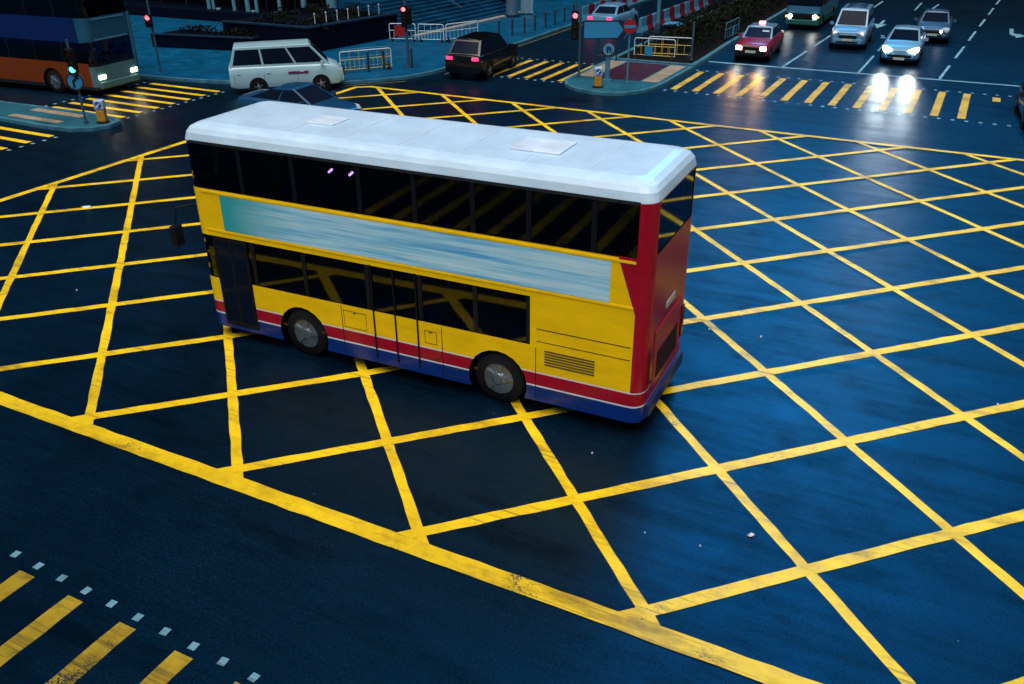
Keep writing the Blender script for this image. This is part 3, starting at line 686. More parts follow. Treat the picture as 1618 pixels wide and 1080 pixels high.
    for sg in (-1, 1):
        xo, xi = sg * (hw0 * 0.93), sg * (hw0 * 0.93 - lw)
        bz = lambda yy: lerp_tab(low, yy)[1]
        if sl:
            def on_body(y, k):
                zb_, zt_, hw_ = lerp_tab(low, max(0, y))
                sec_ = [(hw_ * 0.80, zb_), (hw_ * 0.97, zb_ + 0.06), (hw_, zb_ + (zt_ - zb_) * 0.35), (hw_, zb_ + (zt_ - zb_) * 0.62), (hw_ * 0.975, zt_ - 0.10), (hw_ * 0.93, zt_ - 0.025), (hw_ * 0.80, zt_ + 0.008), (hw_ * 0.4, zt_ + 0.028)]
                i = min(6, int(k)); f_ = k - i; a_, b_ = sec_[i], sec_[i + 1]
                return Vector((sg * (a_[0] + (b_[0] - a_[0]) * f_), y, a_[1] + (b_[1] - a_[1]) * f_))
            hm = MB(); rows = []
            SY = L / 22
            for y, k0, k1 in ((-.02, 3.2, 6.75), (0.0, 3.2, 6.75), (SY, 4.0, 6.35), (SY * (1.3 + sl * 3), 4.7, 5.5)):
                rw = []
                for q in range(7):
                    p_ = on_body(y, k0 + (k1 - k0) * q / 6); ctr = Vector((0, y + .5, bz(max(0, y)) - .28)); rw.append(p_ + (p_ - ctr).normalized() * 0.016)
                rows.append(rw)
            for rw in rows: hm.v += rw
            for i in range(3):
                for q in range(6): hm.f.append((i*7 + q, i*7 + q + 1, (i+1)*7 + q + 1, (i+1)*7 + q))
            hm.f.append(tuple(range(7)))
            hm.build('headlight', lit or LENS, t)
        if not sl:
            V = [Vector((xi, -0.035, z - h*.5)), Vector((xo, -0.02, z - h*.5)), Vector((xo, -0.01, z + h*.5)), Vector((xi, -0.025, z + h*.5))]
            MB().ext(V, (0, 0.06, -0.035)).build('headlight', lit or LENS, t)
        zt = lamps.get('tz', z + 0.1); hw1 = lerp_tab(low, L)[2]
        MB().box(min(sg*hw1*.55, sg*hw1*.92), max(sg*hw1*.55, sg*hw1*.92), L - 0.06, L + 0.02, zt - 0.07, zt + 0.07).build('tail_light', tail or DLENS, t, 0.015)
        zm_ = lerp_tab(low, c['wb0'] + 0.35)[1]
        MB().box(min(sg*(Wd/2 + .02), sg*(Wd/2 + .2)), max(sg*(Wd/2 + .02), sg*(Wd/2 + .2)), c['wb0'] + 0.28, c['wb0'] + 0.40, zm_ + 0.0, zm_ + 0.15).cyl((sg*(Wd/2 - .06), c['wb0'] + .36, zm_ + .02), (sg*(Wd/2 + .06), c['wb0'] + .34, zm_ + .06), .02, 6).build('mirror', body, t, 0.02)
    g = grille or dict(z0=0.45, z1=0.60, w=0.5)
    gm = MB().box(-g['w'], g['w'], -0.03, 0.06, g['z0'], g['z1']); gm.build('grille', BLACK, t, 0.015)
    if 'chrome' in g: MB().box(-g['w'] - .05, g['w'] + .05, -0.045, 0.03, g['z1'] + 0.01, g['z1'] + 0.045).build('grille_bar', plain('chrome_bar', (0.5, 0.58, 0.65), 0.2, 0.9), t, 0.01)
    zb = lerp_tab(low, 0)[0]
    MB().box(-hw0 * .93, hw0 * .93, -0.05, 0.12, zb + 0.02, g['z0'] - 0.03).build('bumper', bumperm or body, t, 0.03)
    MB().box(-hw0 * .70, hw0 * .70, -0.056, 0.0, zb + 0.05, zb + 0.13).build('air_intake', BLACK, t, 0.01)
    if plate:
        MB().box(-0.25, 0.25, -0.065, -0.02, g['z0'] - 0.13, g['z0'] - 0.02).build('number_plate', PLATE, t)
    return t
def beam(t, xs, z, energy, col=(1, 0.95, 0.85), ang=70, y=-0.12, tilt=8, r=0.06):
    "the light thrown by a lit headlight"
    for x in xs:
        d = bpy.data.lights.new('headlight_beam', 'SPOT'); d.energy = energy; d.color = col; d.spot_size = R(ang); d.spot_blend = 0.9; d.shadow_soft_size = r
        o = bpy.data.objects.new('headlight_beam', d); COL.objects.link(o); o.parent = t; o.location = (x, y, z)
        o.rotation_euler = (R(90 - tilt), 0, PI)          # aims along local -Y, a little down

silver = plain('silver_blue_paint', (0.10, 0.26, 0.42), 0.34, 0.0, 0.03, 1, 0.6)
palesil = plain('pale_silver_paint', (0.13, 0.30, 0.46), 0.34, 0.0, 0.03, 1, 0.6)
darkblue = plain('dark_blue_paint', (0.035, 0.085, 0.17), 0.34, 0.0, 0.03, 1, 0.6)
blackp = plain('black_car_paint', (0.003, 0.004, 0.007), 0.22, 0.0, 0.2, 2, 0.5)
redp = plain('taxi_red_paint', (0.22, 0.004, 0.022), 0.3, 0.0, 0.1, 2, 0.5)
taxiroof = plain('taxi_silver_roof', (0.12, 0.24, 0.36), 0.3, 0.2, 0.08, 2, 0.4)
vanw = plain('white_van_paint', (0.30, 0.50, 0.58), 0.3, 0.0, 0.05, 2, 0.5)
bluecar = plain('mid_blue_paint', (0.006, 0.05, 0.13), 0.34, 0.0, 0.03, 1, 0.6)
TG = plain('taxi_window_glass', (0.004, 0.014, 0.04), 0.08); TG.node_tree.nodes['Principled BSDF'].inputs['Specular IOR Level'].default_value = 0.06

taxi = car('red taxi with silver roof and lit roof sign stopped nearest the kerb', 'taxi', (-9.95, 45.25, 0), R(2), 4.7, 1.70, redp, TG,
    [(0, .30, .80, .78), (.1, .25, .86, .83), (1.3, .22, .98, .85), (3.9, .22, 1.0, .85), (4.6, .25, .96, .83), (4.7, .32, .92, .80)],
    dict(wb0=1.30, wr0=1.95, wr1=3.45, wb1=4.0, zr=1.46, wbelt=.80, wroof=.62, nwin=2), [.82, 3.55], .31, taxiroof, None, dict(z=.70, h=.17, w=.28, tz=.8), 'taxi', dict(z0=.60, z1=.74, w=.42, chrome=1), emit('lit_taxi_headlight', (1.0, .92, .74), 16), None, True, BLACK)
MB().prism([(-.17, 2.35), (.17, 2.35), (.15, 2.5), (-.15, 2.5)], 1.50, 1.66).build('roof_sign', emit('lit_roof_sign', (1.0, 0.30, 0.32), 1.6), taxi, 0.02)
MB().add([(.18, 1.62, 1.26), (.52, 1.62, 1.26), (.50, 1.70, 1.33), (.18, 1.70, 1.33)], [(0, 1, 2, 3)]).build('window_sticker', plain('sticker_pale', (.2, .4, .5), .5), taxi)
beam(taxi, (-.58, .58), .70, 80, (1, .45, .10), 30, tilt=5)

mpv = car('silver people carrier behind the white sedan, in the lane beside the taxi', 'car', (-6.2, 50.9, 0), R(2), 4.9, 1.84, silver, DGLASS,
    [(0, .32, .86, .76), (.12, .22, .95, .86), (.9, .20, 1.10, .92), (4.4, .20, 1.14, .92), (4.8, .25, 1.12, .88), (4.9, .32, 1.05, .85)],
    dict(wb0=.85, wr0=1.75, wr1=4.45, wb1=4.82, zr=1.86, wbelt=.88, wroof=.70, nwin=3), [.92, 3.85], .33, None, None, dict(z=.84, h=.20, w=.34, sl=.16, tz=1.1), 'car', dict(z0=.60, z1=.74, w=.45, chrome=1))
for x in (-.66, .68): MB().cyl((x, -.01, .84), (x, .10, .84), .065, 12).build('position_light', emit('lit_position_light', (.9, .95, 1), 6), mpv)
for y in (2.2, 2.9, 3.6): MB().box(-.5, .5, y, y + .38, 1.884, 1.90).build('roof_panel', plain('dark_roof_glass', (.02, .05, .09), .15), mpv, .01)

sedan = car('pale silver sedan with bright headlights waiting at the stop line', 'car', (-3.28, 47.5, 0), R(1), 4.4, 1.80, palesil, DGLASS,
    [(0, .34, .68, .66), (.12, .22, .76, .80), (.5, .19, .86, .88), (1.25, .18, .98, .90), (3.7, .18, 1.04, .90), (4.3, .22, 1.05, .86), (4.4, .32, .98, .80)],
    dict(wb0=1.15, wr0=2.05, wr1=3.25, wb1=4.05, zr=1.45, wbelt=.84, wroof=.60, nwin=2), [.86, 3.5], .33, None, None, dict(z=.70, h=.16, w=.42, sl=.26, tz=.9), 'car', dict(z0=.40, z1=.50, w=.55), HEAD)
beam(sedan, (-.60, .60), .68, 230, (.85, .96, 1), 26, tilt=4.5)
dk = car('dark blue saloon following behind the pale silver sedan', 'car', (-2.35, 54.9, 0), R(2), 4.6, 1.78, darkblue, DGLASS,
    [(0, .34, .74, .70), (.12, .22, .82, .84), (1.2, .20, .96, .89), (3.8, .20, 1.0, .89), (4.5, .24, .98, .85), (4.6, .32, .9, .8)],
    dict(wb0=1.25, wr0=1.95, wr1=3.3, wb1=4.0, zr=1.44, wbelt=.83, wroof=.62, nwin=2), [.86, 3.6], .32, None, None, dict(z=.66, h=.15, w=.34, sl=.1, tz=.85), 'car', dict(z0=.56, z1=.68, w=.4))
MB().cyl((.42, -.03, .66), (.42, .08, .66), .07, 12).build('position_light', emit('lit_position_light', (.9, .95, 1), 6), dk)
edge = car('dark car showing only its front corner at the right edge of the crossing', 'car', (2.95, 35.9, 0), R(4), 4.5, 1.8, blackp, DGLASS,
    [(0, .34, .70, .70), (.12, .22, .80, .84), (1.2, .20, .95, .90), (3.8, .20, 1.0, .90), (4.5, .26, .95, .84)],
    dict(wb0=1.2, wr0=1.95, wr1=3.3, wb1=4.0, zr=1.45, wbelt=.84, wroof=.62, nwin=2), [.86, 3.6], .33, None, None, dict(z=.64, h=.14, w=.34, sl=.12, tz=.85), 'car')
van = car('white van turning the corner in front of the far pavement', 'van', (-25.0, 32.05, 0), R(131), 4.75, 1.72, vanw, DGLASS,
    [(0, .36, .82, .72), (.10, .25, 1.0, .82), (.55, .22, 1.16, .86), (4.5, .22, 1.18, .86), (4.75, .30, 1.15, .84)],
    dict(wb0=.50, wr0=1.30, wr1=4.45, wb1=4.72, zr=1.98, wbelt=.84, wroof=.74, nwin=3), [.95, 3.6], .32, None, None, dict(z=.80, h=.2, w=.3, tz=1.0), 'van', dict(z0=.62, z1=.74, w=.42))
MB().box(-.876, -.850, 1.45, 2.3, .80, .90).build('side_mark', plain('purple_mark', (.12, .02, .09), .4), van)
suv = car('black off-road car with red tail lights driving away beside the bollards', 'car', (-21.0, 40.0, 0), R(184), 4.7, 1.9, blackp, DGLASS,
    [(0, .36, .86, .74), (.15, .28, .98, .90), (1.3, .26, 1.08, .94), (4.4, .26, 1.12, .94), (4.7, .32, 1.08, .88)],
    dict(wb0=1.25, wr0=2.0, wr1=4.05, wb1=4.55, zr=1.74, wbelt=.88, wroof=.68, nwin=3), [.95, 3.75], .38, None, None, dict(z=.80, h=.15, w=.34, tz=.98), 'car', None, None, TAILL)
red_car = car('silver car with glowing red tail lights between the two rows of water barriers', 'car', (-20.2, 55.3, 0), R(180), 4.6, 1.8, silver, DGLASS,
    [(0, .34, .74, .70), (.12, .22, .82, .84), (1.2, .20, .96, .90), (3.8, .20, 1.02, .90), (4.6, .26, .98, .84)],
    dict(wb0=1.25, wr0=1.95, wr1=3.2, wb1=3.95, zr=1.46, wbelt=.84, wroof=.62, nwin=2), [.86, 3.6], .32, None, None, dict(z=.66, h=.15, w=.34, tz=.86), 'car', None, None, TAILL)
bc = car('mid blue fastback car passing behind the roof of the yellow bus', 'car', (-19.9, 25.9, 0), R(92), 4.6, 1.8, bluecar, DGLASS,
    [(0, .34, .66, .66), (.12, .22, .75, .82), (1.2, .20, .92, .90), (3.8, .20, 1.0, .90), (4.6, .28, .96, .84)],
    dict(wb0=1.15, wr0=2.1, wr1=2.9, wb1=4.3, zr=1.42, wbelt=.84, wroof=.60, nwin=2), [.86, 3.6], .33, None, None, dict(z=.62, h=.14, w=.36, sl=.2, tz=.85), 'car')

# ------------------------------------------------------------------ traffic signals, signs and poles
def ring_pts(c, r, ax_u, ax_v, n=28): return [Vector(c) + Vector(ax_u) * (r * math.cos(2*PI*k/n)) + Vector(ax_v) * (r * math.sin(2*PI*k/n)) for k in range(n)]
def pole(t, h, r=0.045, mat=None, z0=0.11): 
    MB().cyl((0, 0, z0), (0, 0, h), r, 12).build('pole', mat or STEEL, t); MB().cyl((0, 0, z0), (0, 0, z0 + 0.10), r * 1.9, 12).build('base_collar', mat or STEEL, t)
def sig_head(t, x, z0, z1, y=-0.12, lit=0, lens_mats=None, w=0.26):
    b = MB().box(x - w/2, x + w/2, y - 0.10, y + 0.10, z0, z1).build('signal_head', BLACK, t, 0.02)
    n = 3 if z1 - z0 > 0.6 else 2; h = (z1 - z0) / n
    for k in range(n):
        zc = z1 - h * (k + .5); m_ = (lens_mats or [DLENS, DAMB, DGRN])[k]
        disc((x, y - 0.105, zc), min(h, w) * 0.36, (0, 1, 0), 0.02, 18).build('lens', m_, b)
        vis = MB(); pts = [(x + min(h, w)*.42 * math.cos(R(a)), zc + min(h, w)*.42 * math.sin(R(a))) for a in range(0, 181, 20)]
        for (xa, za), (xb, zb) in zip(pts, pts[1:]): vis.ext([(xa, y-.10, za), (xb, y-.10, zb), (xb, y-.24, zb), (xa, y-.24, za)], (0, 0, 0.008))
        vis.build('visor', BLACK, b)
FACE = R(27)   # signs turned towards the footbridge
g_sig = 'traffic signals round the junction'
t = thing('traffic_light', 'traffic light on tall grey pole behind the red barrier plate, red lamp lit', 'traffic light', (-24.42, 36.55, 0), FACE, g_sig)
pole(t, 3.6, 0.07); sig_head(t, -0.06, 1.98, 2.95, -0.16, lens_mats=[REDL, DAMB, DGRN])
sig_head(t, 0.14, 2.05, 2.85, 0.14)
t = thing('traffic_light', 'traffic light with lit red lamp on the median island left of the blank direction sign', 'traffic light', (-15.95, 37.75, 0), FACE, g_sig)
pole(t, 3.22, 0.05); sig_head(t, -0.24, 1.75, 3.0, -0.02, lens_mats=[REDL, DAMB, DGRN], w=0.3)
t = thing('traffic_light', 'low traffic light with green lamp and round arrow sign on the left island', 'traffic light', (-29.3, 21.9, 0), FACE, g_sig)
pole(t, 3.15, 0.045); sig_head(t, 0.06, 1.98, 2.85, -0.12, lens_mats=[DLENS, DAMB, GREENL], w=0.3)
def round_sign(t, z, r, arrow, y=-0.09, rim=REDS):
    d = disc((0, y, z), r, (0, 1, 0), 0.03).build('sign_disc', SIGNW, t)
    rg = MB(); o_, i_ = ring_pts((0, y-.018, z), r, (1,0,0), (0,0,1)), ring_pts((0, y-.018, z), r*.82, (1,0,0), (0,0,1)); n = len(o_)
    rg.add(o_ + i_, [(k, (k+1) % n, n + (k+1) % n, n + k) for k in range(n)]); rg.build('sign_rim', rim, d)
    return d
d = round_sign(t, 1.68, 0.33, None, -0.10, plain('dark_sign_rim', (0.03, 0.004, 0.008), 0.5))
zc = 1.68
MB().add([(-.10,-.125,zc-.22),(-.02,-.125,zc-.22),(-.02,-.125,zc-.02),(.10,-.125,zc+.10),(.15,-.125,zc+.05),(.17,-.125,zc+.22),(0,-.125,zc+.20),(.05,-.125,zc+.15),(-.10,-.125,zc+.02)], [tuple(range(9))]).build('arrow_symbol', BLACK, d)
t = thing('traffic_light', 'pedestrian signal on leaning grey pole with lit red figure near the left buses kerb', 'traffic light', (-34.7, 30.6, 0), FACE, g_sig)
pole(t, 3.4, 0.05); sig_head(t, -0.05, 2.15, 2.72, -0.14, lens_mats=[REDL, DGRN], w=0.3)
t = thing('signal_pole', 'bare grey pole standing at the kerb just behind the orange bus front', 'pole', (-36.3, 30.7, 0), 0); pole(t, 2.75, 0.06)
t = thing('signal_pole', 'short grey pole at the left edge of the left island', 'pole', (-35.3, 22.4, 0), 0); pole(t, 1.05, 0.06)
MB().cyl((0, 0, 1.05), (0, 0, 1.2), 0.07, 12).build('pole_cap', plain('cap_tan', (.3, .22, .12), .5), t)
# median island furniture
t = thing('direction_sign', 'blank pale arrow-shaped direction sign pointing right on the median island', 'sign', (-14.45, 37.45, 0), FACE)
pole(t, 1.35, 0.11, STEELB)
bz0, bz1 = 2.0, 2.66; xs_ = (-1.12, 0.72, 0.98)
def pent(k): return [(-1.10 - k + .0, bz0 - k), (0.42 + k * .4, bz0 - k), (0.66 + k*1.2, (bz0 + bz1) / 2), (0.42 + k * .4, bz1 + k), (-1.10 - k, bz1 + k)]
MB().ext([(x, -.16, z) for x, z in [(-1.16, bz0 - .06), (0.70, bz0 - .06), (0.98, (bz0 + bz1)/2), (0.70, bz1 + .06), (-1.16, bz1 + .06)]], (0, .03, 0)).build('sign_board', plain('sign_black', (.010, .018, .04), .45), t)
MB().add([(x, -.165, z) for x, z in [(-1.10, bz0), (0.36, bz0), (0.60, (bz0 + bz1)/2), (0.36, bz1), (-1.10, bz1)]], [tuple(range(5))]).build('sign_face', SIGNW, t)
MB().add([(x, -.165, z) for x, z in [(0.62, bz0 - .03), (0.67, bz0 - .03), (0.94, (bz0 + bz1)/2), (0.67, bz1 + .03), (0.62, bz1 + .03), (0.88, (bz0 + bz1)/2)]], [(0, 1, 2, 5), (5, 2, 3, 4)]).build('chevron_edge', SIGNW, t)
MB().cyl((-.45, -.1, 0.9), (-.45, -.1, 2.5), .03, 8).cyl((.35, -.1, 1.0), (.35, -.1, 2.5), .03, 8).tube([(-.45, -.1, 1.25), (0, -.02, 1.25)], .025).tube([(.35, -.1, 1.25), (0, -.02, 1.25)], .025).build('sign_bracket', DARKS, t)
d = round_sign(t, 1.52, 0.235, None, -0.18, plain('dark_grey_rim', (.22, .34, .40), .5))
ut = MB(); pts = [(-.06, -.14), (-.06, .04)] + [(-.06 + .06 - .06*math.cos(R(a)), .04 + .06*math.sin(R(a))) for a in range(20, 181, 20)] + [(.06, -.02)]
for (xa, za), (xb, zb) in zip(pts, pts[1:]): ut.cyl((xa, -.205, 1.52 + za), (xb, -.205, 1.52 + zb), .022, 6)
ut.add([(.0, -.207, 1.50), (.12, -.207, 1.50), (.06, -.207, 1.42)], [(0, 1, 2)]); ut.build('arrow_symbol', BLACK, d)
MB().tube([(-.15, -.202, 1.67), (.15, -.202, 1.37)], .014).build('sign_bar', plain('dull_red_bar', (.10, .01, .02), .5), d)
t = thing('no_entry_sign', 'round red no entry sign on thin grey pole on the median island', 'sign', (-13.45, 37.3, 0), FACE)
pole(t, 2.85, 0.04, STEELB)
d = disc((0, -.07, 2.53), 0.29, (0, 1, 0), .03).build('sign_disc', REDS, t)
MB().box(-.24, .24, -.095, -.086, 2.47, 2.59).build('sign_bar', SIGNW, d)
def keep_left(label, loc):
    t = thing('illuminated_bollard', label, 'bollard', loc, FACE, 'illuminated keep left bollards')
    MB().cyl((0, 0, .11), (0, 0, .15), .24, 16).build('base', BLACK, t)
    MB().prism([(-.16, -.13), (.16, -.13), (.16, .13), (-.16, .13)], .15, .60).build('shell', plain('orange_bollard', (.50, .22, .01), .4), t, .04)
    b = MB().prism([(-.18, -.145), (.18, -.145), (.18, .145), (-.18, .145)], .60, .97).build('lamp_box', plain('pale_bollard_box', (.35, .52, .62), .35), t, .05)
    dd = disc((0, -.152, .79), .125, (0, 1, 0), .012, 22).build('sign_disc', SIGNB, b)
    MB().add([(.065,-.161,.875),(.09,-.161,.85),(-.01,-.161,.75),(.03,-.161,.71),(-.085,-.161,.695),(-.075,-.161,.815),(-.035,-.161,.775)], [tuple(range(7))]).build('arrow_symbol', WHITEP, dd)
keep_left('keep left bollard with orange base at the tip of the median island', (-14.35, 36.1, 0))
keep_left('keep left bollard with orange base on the left island', (-28.85, 22.3, 0))
t = thing('lamp_post', 'tall grey lamp post rising out of frame from the median behind the crowd barriers', 'lamp post', (-15.75, 48.1, 0), 0)
MB().cyl((0, 0, .1), (0, 0, 9.0), .11, 14, .06).build('pole', STEELB, t); MB().cyl((0, 0, .1), (0, 0, 1.2), .15, 14).build('base_collar', STEEL, t)
MB().tube([(0, 0, 8.95), (1.6, 0, 9.3)], .04).build('arm', STEELB, t); MB().box(1.5, 2.1, -.12, .12, 9.24, 9.36).build('lamp_head', STEEL, t, .03)
t = thing('signal_pole', 'thin grey pole beside the hedge at the end of the crowd barriers', 'pole', (-12.55, 43.95, 0), 0); pole(t, 1.95, .05, STEEL)

# ------------------------------------------------------------------ barriers
def barrier(label, a, b, h=0.95, mat=None, plate=None, name='crowd_barrier', group='crowd barriers', cat='barrier', nb=6, feet=True):
    a, b = Vector(a), Vector(b); L = (b - a).length; rz = math.atan2(b.y - a.y, b.x - a.x)
    t = thing(name, label, cat, (a.x, a.y, 0.12), rz, group)
    r = .1; top = [(0, 0, .12), (0, 0, h - r)] + [(r - r*math.cos(R(q)), 0, h - r + r*math.sin(R(q))) for q in (30, 60, 90)] + [(L - r + r*math.sin(R(q)), 0, h - r + r*math.cos(R(q))) for q in (0, 30, 60, 90)] + [(L, 0, .12)]
    MB().tube(top, .022, 8).build('frame', mat or WHITEP, t)
    inn = MB().cyl((0, 0, .15), (L, 0, .15), .016, 6).cyl((0, 0, h * .62), (L, 0, h * .62), .016, 6)
    for k in range(1, nb): inn.cyl((L*k/nb, 0, .15), (L*k/nb, 0, h * .62 if k % 2 else h), .011, 6)
    inn.build('rails', YELS if mat is None else mat, t)
    if feet:
        for x in (.12, L - .12): MB().add([(x-.03,-.28,0),(x+.03,-.28,0),(x+.03,.28,0),(x-.03,.28,0),(x-.03,0,.26),(x+.03,0,.26)], [(0,1,2,3),(0,3,4),(1,5,2),(0,4,5,1),(3,2,5,4)]).build('foot', BLACK, t)
    if plate:
        x0, x1, z0, z1, m_ = plate; MB().box(x0, x1, -.035, -.02, z0, z1).build('plate', m_, t)
    return t
barrier('yellow and white crowd barrier with blank pale plate on the median', (-15.42, 43.6), (-13.35, 43.75), .95, None, (.55, .95, .12, .60, SIGNW))
barrier('yellow and white crowd barrier overlapping behind the plated one', (-14.9, 44.25), (-12.75, 44.6))
barrier('pale crowd barrier standing lengthwise along the hedge beside the taxi', (-12.55, 50.3), (-12.5, 53.0), .95, STEELB, (1.3, 1.75, .12, .66, SIGNW))
barrier('yellow and white crowd barrier on the pavement corner in front of the van', (-26.35, 33.75), (-24.85, 35.75), .98, nb=11)
barrier('pale crowd barrier doubled behind the yellow and white one by the van', (-26.75, 34.3), (-25.35, 36.35), .95, STEELB, nb=10)
barrier('white barrier with red plate behind the tall traffic light', (-29.6, 42.6), (-28.2, 43.1), .95, WHITEP, (.28, 1.0, .28, .86, REDS))
barrier('white barrier between the red plated barrier and the steps', (-28.0, 43.1), (-26.6, 43.5), .95, WHITEP, nb=8)
barrier('white barrier nearest the black off-road car', (-26.5, 43.6), (-25.6, 45.6), .95, WHITEP, nb=8)
# bollards: dark posts with chain along the kerb
gb = 'dark bollards along the far kerb'
first = thing('bollard', 'dark post bollard along the kerb beside the black off-road car', 'bollard', (-24.65, 46.4, .11), 0, gb)
MB().cyl((0, 0, 0), (0, 0, .92), .055, 12).build('post', DARKS, first); MB().cyl((0, 0, .92), (0, 0, .97), .07, 12, .03).build('cap', DARKS, first)
bs = [(-24.25, 47.3), (-23.95, 48.3), (-23.8, 49.4), (-23.75, 50.8), (-23.72, 52.1), (-23.7, 53.5), (-23.7, 55.0)]
for k, (x, y) in enumerate(bs):
    o = copy_tree(first); o.location = (x, y, .11)
first['label'] = 'dark post bollard in the row running up the far kerb'
for o in bpy.data.objects:
    if o.get('group') == gb: o['label'] = 'dark post bollard in the row running up the far kerb'
g2 = 'dark posts by the pavement corner'
for x, y, lb in ((-25.45, 34.7, 'dark post in front of the corner crowd barrier, nearer the van'), (-25.05, 35.4, 'dark post in front of the corner crowd barrier, nearer the traffic light'), (-24.15, 36.45, 'dark post right beside the tall traffic light pole')):
    o = copy_tree(first); o.location = (x, y, .11); o['label'] = lb; o['group'] = g2
# chains between bollards hang from the posts: one per gap
for (a, b) in zip([(-24.65, 46.4)] + bs, bs):
    o = MB().tube([(a[0], a[1], .95), ((a[0]+b[0])/2, (a[1]+b[1])/2, .80), (b[0], b[1], .95)], .012, 6).tube([(a[0], a[1], .6), ((a[0]+b[0])/2, (a[1]+b[1])/2, .46), (b[0], b[1], .6)], .012, 6).build('chain', DARKS)
    tag(o, 'thin dark chain slung between two kerb bollards', 'chain', 'chains between the kerb bollards')
# water-filled barriers
def water_barrier(x, y, rz, mat, label, group):
    t = thing('water_barrier', label, 'barrier', (x, y, 0.0), rz, group)
    prof = [(-.22, 0), (.22, 0), (.22, .12), (.11, .35), (.08, .85), (-.08, .85), (-.11, .35), (-.22, .12)]
    MB().ext([(-.48, px, pz) for px, pz in prof], (.96, 0, 0)).build('shell', mat, t, .025)
    MB().cyl((.2, 0, .85), (.2, 0, .89), .06, 10).build('filler_cap', BLACK, t)
WB_W = plain('white_barrier_plastic', (.05, .22, .34), .5); WB_R = plain('red_barrier_plastic', (.13, .003, .03), .5)
for k in range(11):
    water_barrier(-23.3 + .0 * k, 55.8 + 1.02 * k, R(90), WB_W if k % 2 == 0 else WB_R, ('white' if k % 2 == 0 else 'red') + ' water barrier in the row along the far kerb', 'water barriers along the far kerb')
for k in range(14):
    water_barrier(-18.1 + .02 * k, 52.4 + 1.02 * k, R(90), WB_W if k % 2 == 0 else WB_R, ('white' if k % 2 == 0 else 'red') + ' water barrier in the row beside the planted median', 'water barriers beside the median')

# ------------------------------------------------------------------ far side: planters, steps, building
GRASS = plain('dark_leaves', (0.003, 0.006, 0.003), 0.7, 0, 0.5, 8)
GRASS2 = plain('olive_leaves', (0.011, 0.014, 0.003), 0.7, 0, 0.5, 8)
def leaves(x0, x1, y0, y1, z0, z1, n, size, mat, name, label, cat, parent=None):
    mb = MB()
    for k in range(n):
        x, y = random.uniform(x0, x1), random.uniform(y0, y1)
        h = z1 * (0.72 + 0.28 * math.sin(x * 2.3 + 1.1 * math.sin(y * 1.7)) * math.cos(y * 1.9))
        z = z0 + (h - z0) * random.random() ** 0.5
        a = Vector((random.gauss(0, 1), random.gauss(0, 1), random.gauss(0.4, 1))).normalized(); u = a.orthogonal().normalized(); v = a.cross(u); s_ = size * random.uniform(.6, 1.3)
        c = Vector((x, y, z)); mb.add([c - u*s_, c + v*s_*.45, c + u*s_, c - v*s_*.45], [(0, 1, 2, 3)])
    o = mb.build(name, mat, parent)
    if parent is None: tag(o, label, cat)
    return o
for _m in (GRASS, GRASS2, BLACK, RUBBER, MATS['planting_soil']): _m.node_tree.nodes['Principled BSDF'].inputs['Specular IOR Level'].default_value = 0.1
h = thing('hedge', 'dark clipped hedge filling the planted median beside the taxi', 'hedge', (-14.4, 56, .15), 0)
o = leaves(-1.6, 1.7, -10.6, 30, 0, 1.15, 9000, .10, GRASS, 'foliage', '', '', h)
o2 = leaves(-1.5, 1.6, -10.4, 14, 0.4, 1.25, 1500, .11, GRASS2, 'young_leaves', '', '', h)
pb = MB()
for k in range(26):
    a = Vector((random.gauss(0, 1), random.gauss(0, 1), random.gauss(0, .6))).normalized(); 
    pb.v.append((a.x * .62, a.y * .34, abs(a.z) * .26))
bm = bmesh.new(); [bm.verts.new(v) for v in pb.v]; bmesh.ops.convex_hull(bm, input=bm.verts); me = bpy.data.meshes.new('plastic_sheet'); bm.to_mesh(me); bm.free(); me.materials.append(SIGNW)
o = bpy.data.objects.new('plastic_sheet', me); COL.objects.link(o); o.location = (-15.6, 50.4, .75); o.rotation_euler = (0, 0, .5); tag(o, 'crumpled pale plastic sheet lying on the hedge by the lamp post', 'plastic sheet')

t = thing('planter', 'long dark granite planter wall with hedge beside the steps', 'planter', (-31.2, 37.6, .11), R(0))
MB().prism([(0, 0), (1.1, 6.6), (-6, 7.8), (-6, 0)], 0, 1.22).build('wall', GRANITE, t, .02)
MB().prism([(.06, -.06), (1.18, 6.7), (.85, 6.75), (-.28, .28), (-6, .28), (-6, -.06)], 1.22, 1.32).build('coping', GRANITE2, t, .015)
leaves(-5.6, .5, .5, 6.9, 1.2, 1.75, 3500, .10, GRASS, 'foliage', '', '', t)
for k in range(7):
    f_ = .15 + .12 * k; o = MB().cyl((-31.2 + 1.1*f_ - .5, 37.6 + 6.6*f_, 1.43), (-31.2 + 1.1*f_ - .5, 37.6 + 6.6*f_, 1.9), .02, 6).cyl((-31.2 + 1.1*f_ - .5, 37.6 + 6.6*f_, 1.9), (-31.2 + 1.1*f_ - .5, 37.6 + 6.6*f_, 1.98), .04, 8).build('marker_post', WHITEP); tag(o, 'small pale-topped post in the row behind the planter coping', 'post', 'small posts behind the planter coping')
t = thing('planter', 'low dark granite planter behind the white van, left of the taller planter', 'planter', (-40.5, 35.5, .11), R(0))
MB().prism([(0, 0), (6.2, 1.15), (6.0, 2.3), (0, 2.3)], 0, .66).build('wall', GRANITE, t, .02)
MB().prism([(-.05, -.06), (6.27, 1.10), (6.22, 1.4), (-.05, .26)], .66, .72).build('coping', GRANITE2, t, .01)
leaves(.1, 5.8, 1.2, 2.2, .6, 1.1, 900, .10, GRASS, 'foliage', '', '', t)
